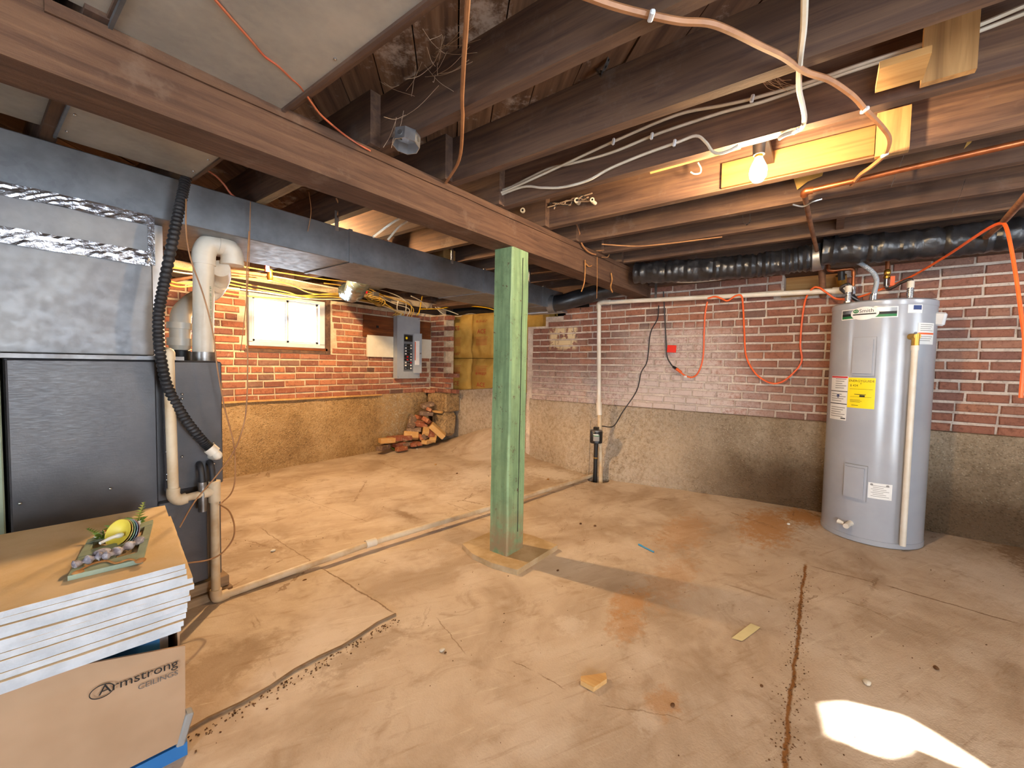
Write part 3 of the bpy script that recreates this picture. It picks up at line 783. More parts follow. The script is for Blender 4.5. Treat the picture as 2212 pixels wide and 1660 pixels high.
# plenum above the furnace
pl = T('supply_plenum', 'galvanized plenum box with foil-taped seams on the furnace', 'duct', (.1, 2.6, 1.15))
part('lower_panel', G().box((-.55, 2.345, 1.16), (.512, 2.93, 1.553), None, .004), 'plenum_metal', pl)
part('upper_panel', G().box((-.55, 2.338, 1.557), (.512, 2.93, 1.72), None, .004), 'plenum_metal', pl)
part('back_panel', G().box((.513, 2.46, 1.15), (.575, 2.95, 1.755)), 'galv', pl)
def tape(x0, x1, z, h, y, seed):
    r = random.Random(seed); n = 60
    def fn(u, v):
        return (x0+(x1-x0)*u, y-.003-.003*abs(nz(u*34, v*3, seed))-.0012*r.random(), z+h*(v-.5)+.006*nz(u*9, v, seed+3))
    return G().grid(fn, n, 5)
part('foil_tape', tape(-.5, .512, 1.737, .046, 2.334, 3), 'foil', pl)
part('foil_tape', tape(-.5, .50, 1.575, .060, 2.334, 5), 'foil', pl)
part('foil_tape', G().box((.495, 2.330, 1.55), (.518, 2.36, 1.755)), 'foil', pl)
part('ledge_flange', G().box((-.55, 2.28, 1.142), (.60, 2.36, 1.158)), 'plenum_metal', pl)
part('small_sticker', G().box((.245, 2.338, 1.545), (.31, 2.343, 1.560)), 'white_board', pl)
fu = T('furnace', 'dark grey furnace cabinet standing on planks behind the tile stack', 'furnace', (.3, 2.6, .1))
part('cabinet', G().box((.09, 2.32, .105), (.745, 3.0, 1.142), None, .004), 'furnace_paint', fu)
part('access_panel', G().box((.094, 2.296, .115), (.505, 2.325, 1.138), None, .005), 'furnace_paint', fu)
part('side_panel', G().box((.528, 2.290, .56), (.747, 2.325, 1.138), None, .005), 'furnace_paint', fu)
part('lower_panel', G().box((.50, 2.286, .112), (.683, 2.325, .52), None, .005), 'furnace_paint', fu)
part('return_cabinet', G().box((-.55, 2.30, .0), (.082, 3.0, 1.142), None, .004), 'sage_frame', fu)
for q in ((357, 880), (359, 928), (360, 976), (361, 1025), (361, 1037), (393, 852), (393, 862), (461, 957), (462, 1002), (393, 987), (238, 1056), (43, 1088), (412, 1242)):
    p = at(q[0], q[1], 'y', 2.29); part('screw', G().sphere((p[0], 2.289, p[2]), .006, 6), 'chrome', fu, True)
# furnace base planks
for i, (lo, hi) in enumerate((((.09, 2.27, 0.0), (.775, 2.42, .048)), ((.092, 2.285, .05), (.765, 2.44, .100)))):
    o = part('base_plank', G().box(lo, hi, None, .003), 'plank_wood')
    tag(o, ('lower' if i == 0 else 'upper')+' weathered plank under the front of the furnace', 'plank', 'planks under the furnace')
o = part('base_plank', G().box((.09, 2.85, 0), (.775, 3.0, .104)), 'plank_wood'); tag(o, 'weathered plank under the back of the furnace', 'plank', 'planks under the furnace')

# ------------------------------------------------------------------ flue piping
fl = T('flue_pipe', 'white PVC flue pipe bending over above the furnace', 'pipe', (.75, 2.6, 1.14))
r = .044; yA = 2.50
A0 = (.735, yA, 1.142); A1 = (.745, yA, 1.68)
part('vertical_pipe', G().cyl(A0, A1, r, 24), 'pvc', fl, True)
part('rubber_boot', G().cyl((.735, yA, 1.142), (.735, yA, 1.185), .053, 24), 'steel', fl, True)
el = spline([(.745, yA, 1.62), (.747, yA, 1.68), (.772, yA, 1.725), (.822, yA-.01, 1.733)], 6)
part('elbow', G().tube(el, .050, 24), 'pvc', fl, True)
el = spline([(.80, yA-.01, 1.734), (.835, yA-.01, 1.73), (.862, yA-.01, 1.70), (.866, yA-.01, 1.645)], 6)
part('elbow', G().tube(el, .0505, 24), 'pvc', fl, True)
part('elbow_rim', G().cyl((.866, yA-.01, 1.66), (.866, yA-.01, 1.640), .053, 24), 'pvc', fl, True)
bo = [at(476, 580, 'y', 2.50), at(477, 600, 'y', 2.60), at(460, 630, 'y', 2.66), at(420, 650, 'y', 2.66), at(394, 675, 'y', 2.62), at(390, 700, 'y', 2.60), at(389, 745, 'y', 2.60)]
part('offset_pipe', G().tube(spline(bo, 6), .044, 24), 'pvc', fl, True)
c0 = Vector(at(390, 698, 'y', 2.60)); c1 = Vector(at(389, 742, 'y', 2.60))
part('coupling', G().cyl(c0, c0+(c1-c0)*.30, .056, 24), 'pvc', fl, True)
part('coupling', G().cyl(c0+(c1-c0)*.75, c1+Vector((0, 0, -.012)), .054, 24), 'pvc', fl, True)
part('reducer', G().lathe([(.050, 1.235), (.044, 1.205), (.038, 1.195), (.038, 1.175)], Matrix.Translation((c1[0], c1[1], 0)), 24), 'pvc', fl, True)
part('rubber_coupling', G().lathe([(.036, 1.195), (.042, 1.19), (.042, 1.145), (.036, 1.140)], Matrix.Translation((c1[0], c1[1], 0)), 24), 'black_rubber', fl, True)
s0 = Vector(at(468, 612, 'y', 2.60)); s1 = Vector(at(444, 640, 'y', 2.66))
part('sleeve_joint', G().cyl(s0, s0+(s1-s0)*.25, .050, 20), 'pvc', fl, True)
g = text_geo('PVC DWV  ASTM D1785  3 IN', .014, lambda x, y, z: (.757+y*.6, yA-r-.0015, 1.42+x), 0); part('print_line', g, 'green_label', fl)

# corrugated black hose
hs = T('corrugated_hose', 'black corrugated hose hanging from the joists to the furnace front', 'hose', (.55, 2.2, .7))
raw = spline(pp([(402, 384), (392, 430), (377, 500), (357, 600), (343, 680), (346, 760), (364, 840), (400, 905), (440, 955), (456, 970)], 'y', 2.225), 26)
rad = [.0185+(.0022 if (i % 3) else -.002) for i in range(len(raw))]
part('hose', G().tube(raw, rad, 10), 'black_rubber', hs, True)
e0 = at(452, 968, 'y', 2.225); e1 = at(464, 978, 'y', 2.22)
part('hose_cuff', G().cyl(e0, e1, .026, 14), 'pvc', hs, True)
part('hose_elbow', G().tube(spline([e1, at(470, 985, 'y', 2.22), (at(470, 985, 'y', 2.22)[0], 2.30, at(470, 990, 'y', 2.22)[2])], 5), .019, 12), 'pvc', hs, True)

# condensate drain
dr = T('condensate_drain', 'white PVC condensate riser clipped to the furnace front with a tee', 'pipe', (.6, 2.22, .03))
yc = 2.235
a = at(364, 762, 'y', yc); b = at(375, 1072, 'y', yc); c = at(458, 1062, 'y', yc); d = at(463, 1275, 'y', yc)
part('riser', G().tube([a, b], .0195, 16), 'pvc_dirty', dr, True)
part('cap', G().tube([(a[0], yc, a[2]-.03), (a[0], yc, a[2]), (a[0], yc, a[2]+.012), (a[0], yc, a[2]+.020)], [.023, .023, .018, .006], 16), 'pvc_dirty', dr, True)
part('elbow', G().tube(spline([(b[0], yc, b[2]+.035), (b[0], yc, b[2]), (b[0]+.02, yc, b[2]-.022), (b[0]+.045, yc, b[2]-.02)], 5), .024, 16), 'pvc_dirty', dr, True)
part('cross_pipe', G().tube([(b[0]+.03, yc, b[2]-.02), (c[0], yc, c[2])], .017, 16), 'pvc_dirty', dr, True)
tx = at(463, 1060, 'y', yc)
part('tee', G().cyl((tx[0], yc, tx[2]-.052), (tx[0], yc, tx[2]+.045), .0245, 16).cyl((tx[0]-.045, yc, tx[2]-.004), (tx[0], yc, tx[2]), .023, 16), 'pvc_dirty', dr, True)
part('downpipe', G().tube([(tx[0], yc, tx[2]-.03), (tx[0], yc, .06)], .0185, 16), 'pvc_dirty', dr, True)
part('elbow', G().tube(spline([(tx[0], yc, .075), (tx[0], yc, .05), (tx[0]+.01, yc+.005, .030), (tx[0]+.05, yc+.012, .027)], 5), .024, 16), 'pvc_dirty', dr, True)
for dx in (-.045, -.004):
    part('drain_tube', G().tube(spline([(tx[0]+dx+.004, 2.30, tx[2]+.125), (tx[0]+dx, 2.262, tx[2]+.12), (tx[0]+dx, 2.245, tx[2]+.09), (tx[0]+dx, yc, tx[2]+.03)], 5), .0125, 10), 'black_rubber', dr, True)
part('strap', G().cyl((tx[0]-.046, yc, tx[2]-.085), (tx[0]-.046, yc, tx[2]+.05), .017, 12), 'steel', dr, True)
# pipe over the floor to the sump
fp = T('floor_drain_pipe', 'long dirty white PVC pipe lying across the floor to the sump pit', 'pipe', (2, 2.1, 0))
P0 = Vector((tx[0]+.04, yc+.01, .026)); P1 = Vector(at(800, 1174, 'z', .045)); P2 = Vector(at(1057, 1098, 'z', .04)); P3 = Vector(at(1282, 1027, 'z', .024))
part('pipe', G().tube([P0, P1], .0185, 14), 'pvc_dirty', fp, True)
part('pipe', G().tube([P1, P2, P3], .0185, 14), 'pvc_dirty', fp, True)
dd = (P2-P1).normalized(); part('coupling', G().cyl(P1-dd*.03, P1+dd*.035, .024, 16), 'pvc', fp, True)
# ------------------------------------------------------------------ window in the back wall
def window(name, label, x0, x1, z0, z1, yin, sgn):
    """sgn +1: wall outside lies at +Y"""
    t = T(name, label, 'window', ((x0+x1)/2, yin, z0)); t['kind'] = 'structure'; del t['category']
    fw = .034; ya, yb = sorted((yin-.004*sgn, yin+.07*sgn))
    part('frame_head', G().box((x0, ya, z1-fw), (x1, yb, z1), None, .003), 'white_vinyl', t)
    part('frame_sill', G().box((x0, ya, z0), (x1, yb, z0+fw+.012), None, .003), 'white_vinyl', t)
    part('frame_jamb', G().box((x0, ya, z0+fw), (x0+fw, yb, z1-fw), None, .003), 'white_vinyl', t)
    part('frame_jamb', G().box((x1-fw-.03, ya, z0+fw), (x1, yb, z1-fw), None, .003), 'white_vinyl', t)
    xm = x0+(x1-x0)*.475
    for a, b, off in ((x0+fw, xm+.018, .012), (xm-.012, x1-fw-.03, .036)):
        y = yin+off*sgn; s = .022; y0_, y1_ = sorted((y, y+.020*sgn))
        sash = part('sash', G().box((a, y0_, z0+.046), (b, y1_, z0+.046+s)).box((a, y0_, z1-fw-s), (b, y1_, z1-fw)).box((a, y0_, z0+.046), (a+s, y1_, z1-fw)).box((b-s, y0_, z0+.046), (b, y1_, z1-fw)), 'white_vinyl', t)
        part('pane', G().box((a+s, min(y+.008*sgn, y+.012*sgn), z0+.046+s), (b-s, max(y+.008*sgn, y+.012*sgn), z1-fw-s)), 'pane_glass', sash)
    part('latch', G().box((xm-.004, min(yin+.004*sgn, yin+.014*sgn), (z0+z1)/2-.02), (xm+.012, max(yin+.004*sgn, yin+.014*sgn), (z0+z1)/2+.02)), 'white_vinyl', t)
    return t
w1 = window('window_1', 'white two-pane slider window in the back brick wall', WX0+.01, WX1-.015, WZ0+.01, WZ1-.004, Y1, 1)
part('sill_board', G().box((WX0-.01, Y1-.012, WZ0-.018), (WX1+.01, Y1+.06, WZ0+.008)), 'board_wood', w1)
part('side_buck', G().box((WX1-.012, Y1-.012, WZ0-.05), (WX1+.045, Y1+.05, 1.87)), 'joist_wood', w1)
part('head_board', G().box((WX0-.06, Y1-.008, WZ1-.002), (WX1+.05, Y1+.05, 1.875)), 'joist_wood', w1)
part('bottom_buck', G().box((WX0-.03, Y1-.006, WZ0-.052), (WX1+.05, Y1+.05, WZ0-.02)), 'joist_wood', w1)
w2 = window('window_2', 'white slider window high in the near wall', NX0, NX1, NZ0, NZ1, Y0, -1)
o = part('ledge_strip', G().obox(((.98+3.27)/2, Y1-.035, .735), (2.3, .02, .018), (0, .004, 0)), 'pale_wood'); tag(o, 'thin wooden strip along the ledge below the back wall bricks', 'wood strip')

# ------------------------------------------------------------------ electrical panel
bx0 = at(785, 705, 'y', 4.595)[0]; bx1 = at(930, 705, 'y', 4.595)[0]
bd = T('panel_backing_board', 'dark stained backing board of three planks behind the breaker panel', 'board', (3.5, 4.6, 1.48))
zt, zbm = at(800, 681, 'y', 4.595)[2], at(800, 729, 'y', 4.595)[2]
for k in range(3):
    za = zbm+(zt-zbm)*k/3
    part('plank', G().box((bx0+.004*k, 4.592, za+.001), (bx1, 4.612, za+(zt-zbm)/3-.0015)), 'board_wood', bd)
part('knot_hole', G().obox((bx0+.20, 4.590, zbm+.14), (.035, .004, .03)), 'black_gap', bd)
o = part('white_panel_board', G().box((at(793, 740, 'y', 4.59)[0], 4.582, at(800, 771, 'y', 4.59)[2]), (at(931, 740, 'y', 4.59)[0], 4.606, at(800, 726, 'y', 4.59)[2]+.01)), 'white_board'); tag(o, 'off-white board on the brick wall behind the breaker panel', 'board')
ep = T('breaker_panel', 'grey electrical breaker panel with its narrow door standing open', 'breaker panel', (3.7, 4.55, .9))
YP = 4.49
ex0, ex1 = at(858, 750, 'y', YP)[0], at(907, 750, 'y', YP)[0]; ez0, ez1 = at(880, 818, 'y', YP)[2], at(880, 684, 'y', YP)[2]
part('box', G().box((ex0+.008, YP+.006, ez0+.004), (ex1-.006, 4.581, ez1-.004)), 'grey_enamel', ep)
ix0, ix1 = at(872, 760, 'y', YP)[0], at(892, 760, 'y', YP)[0]; iz0, iz1 = at(880, 803, 'y', YP)[2], at(880, 722, 'y', YP)[2]
g = G().box((ex0, YP, ez0), (ix0, YP+.006, ez1)).box((ix1, YP, ez0), (ex1, YP+.006, ez1)).box((ix0, YP, ez0), (ix1, YP+.006, iz0)).box((ix0, YP, iz1), (ix1, YP+.006, ez1))
part('cover', g, 'grey_enamel', ep)
part('dead_front', G().box((ix0, YP+.004, iz0), (ix1, YP+.010, iz1)), 'panel_inside', ep)
iw = ix1-ix0; ih = iz1-iz0
part('main_breaker', G().box((ix0+.01, YP-.004, iz1-.10), (ix1-.012, YP+.006, iz1-.015)), 'black_plastic', ep)
part('main_label', G().lathe([(.001, 0), (.017, 0), (.017, .003), (.001, .003)], Matrix.Translation((ix0+.04, YP-.007, iz1-.055)) @ Matrix.Rotation(PI/2, 4, 'X'), 12), 'yellow_label', ep)
for cidx, cxp in enumerate((ix0+iw*.27, ix0+iw*.70)):
    for k in range(9):
        z = iz1-.15-k*.0385
        bk = part('breaker', G().box((cxp-.030, YP-.004, z-.017), (cxp+.030, YP+.006, z+.017)), 'black_plastic', ep)
        red = (cidx, k) in ((0, 4), (0, 5), (1, 6)); on = 'red_label' if red else ('white_label' if (k*3+cidx*2) % 4 else 'panel_inside')
        part('switch', G().obox((cxp+(.016 if (cidx == 0 and red) else -.014+.02*cidx), YP-.008, z), (.022, .012, .018)), on, bk)
for k in range(3):
    part('blank_plate', G().box((ix0+.012, YP-.001, iz0+.025+k*.05), (ix1-.012, YP+.006, iz0+.06+k*.05)), 'grey_enamel', ep)
h0 = Vector((ix1+.005, YP-.004, 0)); h1 = Vector(at(911, 762, 'y', YP-.10)); h1.z = 0; dv = (h1-h0)
dz0, dz1 = at(893, 806, 'y', YP)[2], at(893, 721, 'y', YP)[2]
nrm = Vector((-dv.y, dv.x, 0)).normalized()*.006
def dface(a, b, z0_, z1_, off=0, th=1.0):
    o_ = nrm*off
    return [h0+dv*a+o_+Vector((0, 0, z0_)), h0+dv*b+o_+Vector((0, 0, z0_)), h0+dv*b+o_+Vector((0, 0, z1_)), h0+dv*a+o_+Vector((0, 0, z1_))]
door = part('door', G().prism(dface(0, 1, dz0, dz1), nrm), 'grey_enamel', ep)
sg = -1 if nrm.dot(Vector((0, -1, 0))) < 0 else 1
oo = 1.05 if nrm.dot(-h0) > 0 else -.05
part('circuit_list', G().prism(dface(.18, .72, dz0+.11, dz1-.10, oo), nrm*(.1 if oo > 0 else -.1)), 'white_label', door)
part('list_stripe', G().prism(dface(.18, .28, dz0+.17, dz1-.11, oo+(.12 if oo > 0 else -.12)), nrm*(.05 if oo > 0 else -.05)), 'orange_label', door)
part('latch', G().sphere(tuple(h0+dv*.86+Vector((0, 0, (dz0+dz1)/2))+nrm*oo), .011, 8), 'steel', door)
for sx in (ex0+.02, ex1-.02):
    for sz in (ez0+.02, ez1-.02): part('screw', G().sphere((sx, YP-.002, sz), .006, 6), 'steel', ep)

# ------------------------------------------------------------------ insulation batts in the corner opening
cols = [(4.60, 4.06), (4.055, 3.60), (3.595, 3.14), (3.135, 2.70)]
row = [(1.235, 1.86), (.74, 1.228)]; rn = ['upper', 'lower']; cn = ['beside the broken brick stub', 'second from the brick stub', 'behind the green post', 'farthest right, by the brick wall end']
for ci, (ya, yb) in enumerate(cols):
    for ri, (za, zb_) in enumerate(row):
        def puff(u, v, ya=ya, yb=yb, za=za, zb_=zb_, ci=ci, ri=ri):
            e = (4*u*(1-u))**.35*(4*v*(1-v))**.35
            return (4.43-.07*e+.022*nz(u*5+ci*3, v*6+ri*5, 2), ya+(yb-ya)*u, za+(zb_-za)*v)
        t = T('insulation_batt', f'{rn[ri]} kraft-faced insulation batt with red print, {cn[ci]}', 'insulation', (4.4, (ya+yb)/2, za), 'insulation batts in the corner opening')
        part('facing', G().grid(puff, 14, 14), 'kraft', t, True)
        part('backing', G().box((4.44, yb, za), (4.50, ya, zb_)), 'kraft', t)
        if ci > 2: continue
        yc_ = (ya+yb)/2
        f = lambda z0_: (lambda x, y, z: (4.353, yc_-x, z0_+y))
        if ri == 0:
            part('print', text_geo('ACE', .085, f(1.66 if ci == 0 else 1.60), 0), 'red_ink', t)
            part('print', text_geo('R-19 6¼"', .05, f(1.29 if ci == 0 else 1.74), 0), 'red_ink', t)
        else:
            part('print', text_geo('ACE', .085, f(.86), 0), 'red_ink', t)
            part('print', text_geo('R-19 6¼"', .05, f(1.01), 0), 'red_ink', t)
        bo = G()
        for zz in ((1.52, 1.535) if ri == 0 else (1.12, 1.135)), : bo.box((4.352, yc_-.12, zz[0]), (4.354, yc_+.12, zz[0]+.004))
        for k in range(5): bo.box((4.352, yc_-.10, (1.50 if ri == 0 else 1.10)-.02*k), (4.3535, yc_+.10, (1.50 if ri == 0 else 1.10)-.02*k-.005))
        part('print_lines', bo, 'red_ink', t)

# ------------------------------------------------------------------ sump pump and its discharge
sp = T('sump_pump', 'black pedestal sump pump standing in the floor pit', 'sump pump', (3.86, 1.82, -.3))
mx, my, _ = at(1288, 945, 'x', 3.87); 
part('motor', G().lathe([(.055, .372), (.062, .378), (.062, .49), (.055, .50)], Matrix.Translation((mx, my, 0)), 24), 'black_plastic', sp, True)
part('motor_cap', G().lathe([(.060, .492), (.060, .502), (.045, .507)], Matrix.Translation((mx, my, 0)), 24), 'steel', sp, True)
part('switch_box', G().box((mx-.02, my-.02, .505), (mx+.02, my+.025, .535)), 'black_plastic', sp)
lab = G()
def cylpatch(cx, cy, r, a0, a1, z0, z1, th, n=14):
    g = G(); vs = []
    for i in range(n+1):
        a = math.radians(a0+(a1-a0)*i/n)
        for rr in (r, r+th):
            for z in (z0, z1): vs.append((cx+rr*math.cos(a), cy+rr*math.sin(a), z))
    fs = []
    for i in range(n):
        o = i*4; q = o+4
        fs += [(o+2, q+2, q+3, o+3), (o, o+1, q+1, q), (o, q, q+2, o+2), (o+1, o+3, q+3, q+1)]
    fs += [(0, 2, 3, 1), (n*4, n*4+1, n*4+3, n*4+2)]
    return g.add(vs, fs)
part('label_plate', cylpatch(mx, my, .062, 178, 235, .40, .465, .001), 'grey_ink', sp)
part('label_stripe', cylpatch(mx, my, .0632, 178, 235, .45, .457, .001), 'green_label', sp)
part('label_stripe', cylpatch(mx, my, .0632, 178, 225, .46, .468, .001), 'white_label', sp)
part('column', G().cyl((mx, my, -.30), (mx, my, .375), .021, 16), 'black_plastic', sp, True)
part('band', G().cyl((mx, my, .215), (mx, my, .225), .024, 16), 'brass', sp, True)
part('float_rod', G().tube([(mx-.02, my+.06, -.3), (mx-.02, my+.06, .60)], .0022, 6), 'steel', sp)
part('pump_base', G().lathe([(.05, -.34), (.07, -.33), (.07, -.28), (.02, -.26)], Matrix.Translation((mx, my, 0)), 16), 'black_plastic', sp, True)
dp = T('sump_discharge_pipe', 'white PVC discharge pipe rising from the sump and running along the brick wall', 'pipe', (3.9, 1.78, 0))
q0 = Vector(at(1294, 657, 'x', 4.10)); q1 = Vector(at(1294, 872, 'x', 4.03)); q2 = Vector(at(1295, 897, 'x', 4.02)); q3 = Vector(at(1307, 1042, 'z', -.02)); q3 = q2+(q3-q2)*1.35
q3 = Vector((3.83, 1.745, -.2))
part('upper_riser', G().tube([q0+Vector((0, 0, -.01)), q1], .021, 16), 'pvc', dp, True)
part('coupling', G().tube([q1+(q0-q1).normalized()*.01, q2], .029, 16), 'pvc', dp, True)
part('lower_riser', G().tube([q2+Vector((0, 0, .02)), q3], .021, 16), 'pvc_dirty', dp, True)
e1 = Vector(at(1318, 653, 'x', 4.10)); e2 = Vector(at(1815, 628, 'x', 4.12))
part('elbow', G().tube(spline([q0+Vector((0, 0, -.05)), q0, q0+(e1-q0)*.4+Vector((0, 0, .012)), e1], 5), .026, 16), 'pvc', dp, True)
part('wall_run', G().tube([e1-(e2-e1).normalized()*.02, e2], .021, 16), 'pvc', dp, True)
part('end_fitting', G().tube([e2-(e2-e1).normalized()*.05, e2+(e2-e1).normalized()*.03], .027, 16), 'pvc', dp, True)
for q in (1418,):
    p = at(q, 630, 'x', 4.09); part('hanger', G().obox((4.07, p[1], p[2]+.02), (.004, .022, .17), (0, .0, 0)), 'steel', dp)
cable('power_lead', [at(1300, 921, 'x', 3.9), at(1325, 921, 'x', 3.95), at(1345, 890, 'x', 4.05), at(1375, 845, 'x', 4.12), at(1385, 805, 'x', 4.17), at(1398, 780, 'x', 4.19), at(1405, 720, 'x', 4.19), at(1420, 690, 'x', 4.19), at(1423, 660, 'x', 4.16)], .0055, 'black_rubber', 'thin black power cord rising from the sump pump along the bricks', 'cord')

# ------------------------------------------------------------------ extension cord and pigtail on the right wall
ec = T('extension_cord', 'orange extension cord looped over the white wall pipe and the ceiling pipe', 'cord', (4.2, .8, 1.2))
L1 = pp([(1469, 803), (1480, 812), (1497, 815), (1510, 802), (1519, 770), (1521, 720), (1523, 680), (1528, 652)], 'x', 4.17)
L2 = pp([(1529, 645, 4.09), (1545, 641, 4.08), (1560, 646, 4.07), (1572, 650, 4.08), (1588, 640, 4.08), (1601, 639, 4.07), (1605, 660, 4.08), (1608, 720, 4.17), (1612, 770, 4.19), (1632, 807, 4.19), (1662, 827, 4.19), (1688, 826, 4.19), (1715, 805, 4.19), (1732, 780, 4.19), (1729, 745, 4.19), (1733, 690, 4.19), (1741, 645, 4.15), (1756, 623, 4.09), (1770, 622, 4.08), (1785, 632, 4.07), (1808, 646, 4.07), (1845, 644, 4.05), (1885, 632, 4.03), (1960, 602, 4.02), (2040, 556, 3.7), (2100, 516, 3.3), (2140, 491, 3.08), (2160, 483, 3.0), (2172, 488, 2.95), (2183, 530, 2.9), (2195, 600, 2.85), (2206, 680, 2.8), (2213, 745, 2.78), (2205, 860, 2.76)], 'x', 4.15)
part('cord', G().tube(spline(L1, 6), .0072, 8), 'orange_cord', ec, True)
part('cord', G().tube(spline(L2, 6), .0072, 8), 'orange_cord', ec, True)
a = Vector(L1[0]); b = Vector(at(1461, 797, 'x', 4.17)); part('socket_end', G().tube([a+(a-b)*.3, b], .014, 10), 'orange_label', ec, True)
part('white_tag', G().obox(at(1481, 814, 'x', 4.165), (.006, .022, .018)), 'white_label', ec)
pg = T('pump_pigtail', 'black plug lead with a red warning tag hanging on the brick wall', 'cord', (4.18, 1.2, 1.1))
K = pp([(1433, 630, 4.12), (1436, 680), (1439, 740), (1441, 770), (1450, 788), (1458, 796)], 'x', 4.18)
part('lead', G().tube(spline(K, 6), .006, 8), 'black_rubber', pg, True)
part('plug', G().tube([at(1454, 793, 'x', 4.18), b], [.012, .014], 10), 'black_plastic', pg, True)
tc = at(1451, 754, 'x', 4.165); part('warning_tag', G().obox(tc, (.002, .085, .070), (.05, 0, 0)), 'red_tag', pg)

# ------------------------------------------------------------------ water heater
HC = (3.86, -.29); HR = .275; HT = 1.62
wh = T('water_heater', 'tall grey electric water heater against the brick wall', 'water heater', (HC[0], HC[1], 0))
HM = Matrix.Translation((HC[0], HC[1], 0))
part('tank', G().lathe([(HR-.004, .035), (HR, .04), (HR, HT-.045), (HR-.003, HT-.043)], HM, 72), 'heater_enamel', wh, True)
part('base_ring', G().lathe([(HR+.001, .004), (HR+.003, .006), (HR+.003, .036), (HR-.002, .04)], HM, 72), 'heater_enamel', wh, True)
part('top_lid', G().lathe([(HR+.0015, HT-.045), (HR+.003, HT-.042), (HR+.003, HT-.012), (HR-.010, HT-.002), (HR*.6, HT+.004), (.01, HT+.006)], HM, 72), 'heater_enamel', wh, True)
def cp(name, a0, a1, z0, z1, m, th=.0012, r=HR, label=None, parent=wh): return part(name, cylpatch(HC[0], HC[1], r, a0, a1, z0, z1, th), m, parent, True, label)
def onheat(a_c, z_c, r=HR+.002):
    def f(x, y, z):
        a = math.radians(a_c)+x/HR
        return (HC[0]+(r+z)*math.cos(a), HC[1]+(r+z)*math.sin(a), z_c+y)
    return f
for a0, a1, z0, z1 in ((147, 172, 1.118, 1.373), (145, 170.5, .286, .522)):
    cp('cover_shade_line', a0-.5, a1+.5, z0-.003, z1+.003, 'grey_ink', .0015)  # grey patch behind the cover, paints the shade along its edges
    c = cp('element_cover', a0, a1, z0, z1, 'heater_enamel', .014)
    part('raised_face', cylpatch(HC[0], HC[1], HR+.014, a0+2.2, a1-2.6, z0+.016, z1-.016, .014), 'heater_enamel', c, True)
# badge
bdg = cp('badge', 127, 192, 1.497, 1.566, 'white_label')
cp('badge_silver', 128.2, 190.8, 1.535, 1.560, 'steel', .0005, HR+.0013, parent=bdg)
cp('badge_dark', 128.2, 190.8, 1.519, 1.536, 'ink', .0005, HR+.0013, parent=bdg)
cp('badge_green', 128.2, 190.8, 1.503, 1.519, 'green_label', .0005, HR+.0013, parent=bdg)
def oval(ac, zc_, aw, zh, r, n=28):
    g = G(); vs = [(0, 0)]+[(math.cos(2*PI*i/n), math.sin(2*PI*i/n)) for i in range(n)]
    fs = [(0, 1+i, 1+(i+1) % n) for i in range(n)]
    out = []
    rings = [.35, .7, 1.0]; vv = [(0, 0)]; ff = []
    for q in rings: vv += [(q*math.cos(2*PI*i/n), q*math.sin(2*PI*i/n)) for i in range(n)]
    ff += [(0, 1+i, 1+(i+1) % n) for i in range(n)]
    for k in range(2): ff += [(1+k*n+i, 1+(k+1)*n+i, 1+(k+1)*n+(i+1) % n, 1+k*n+(i+1) % n) for i in range(n)]
    for x, y in vv:
        a = math.radians(ac+x*aw); out.append((HC[0]+r*math.cos(a), HC[1]+r*math.sin(a), zc_+y*zh))
    return g.add(out, ff)
ov_ = part('badge_oval', oval(157, 1.532, 16, .043, HR+.0025), 'white_label', bdg)
part('logo_dot', oval(147.5, 1.548, 3.6, .013, HR+.003), 'green_label', ov_)
part('logo_letters', text_geo('AO', .017, onheat(147.5, 1.548, HR+.0035)), 'white_label', ov_)
part('logo_letters', text_geo('Smith', .034, onheat(159.5, 1.547, HR+.003)), 'ink', ov_)
cp('oval_bar', 144, 170, 1.522, 1.530, 'ink', .0004, HR+.0028, parent=ov_)
# labels
wl_ = cp('warning_label', 112, 142, .808, 1.113, 'white_label')
cp('label_band', 112.5, 141.5, 1.10, 1.111, 'red_label', .0004, HR+.0013, parent=wl_)
cp('label_band', 112, 142, 1.005, 1.010, 'ink', .0004, HR+.0013, parent=wl_); cp('label_band', 112, 142, .918, .924, 'ink', .0004, HR+.0013, parent=wl_); cp('label_band', 134, 141, .818, .826, 'ink', .0004, HR+.0013, parent=wl_)
for k in range(14):
    z = 1.09-.0155*k-(.028 if k > 4 else 0)-(.03 if k > 8 else 0)
    cp('text_line', 122 if k < 5 else 115, 140-3*(k % 3), z, z+.005, 'grey_ink', .0003, HR+.0013, parent=wl_)
part('pictogram', oval(128, .975, 2.6, .013, HR+.0015), 'navy_label', wl_)
eg = cp('energy_label', 142.5, 173.5, .902, 1.105, 'yellow_label')
part('label_text', text_geo('ENERGYGUIDE', .021, onheat(158, 1.083), 0, 'CENTER', 1.0), 'ink', eg)
part('label_text', text_geo('$ 424', .020, onheat(150, 1.052)), 'ink', eg)
part('arrow', text_geo('V', .018, onheat(158, 1.066)), 'ink', eg)
for z, a0, a1, hh in ((1.028, 145, 171, .0018), (.992, 151, 164, .004), (.976, 146, 170, .0015), (.955, 146, 158, .002), (.948, 146, 160, .002), (.941, 146, 158, .002), (.918, 148, 156, .003)):
    cp('text_line', a0, a1, z, z+hh, 'ink', .0003, HR+.0013, parent=eg)
cp('text_block', 157, 163, .978, .990, 'ink', .0003, HR+.0014, parent=eg)
rl = cp('rating_label', 172, 197, .317, .42, 'white_label')
for k in range(7): cp('text_line', 175+2*(k % 2), 194-3*(k % 3), .332+.0115*k, .335+.0115*k, 'grey_ink', .0003, HR+.0013, parent=rl)
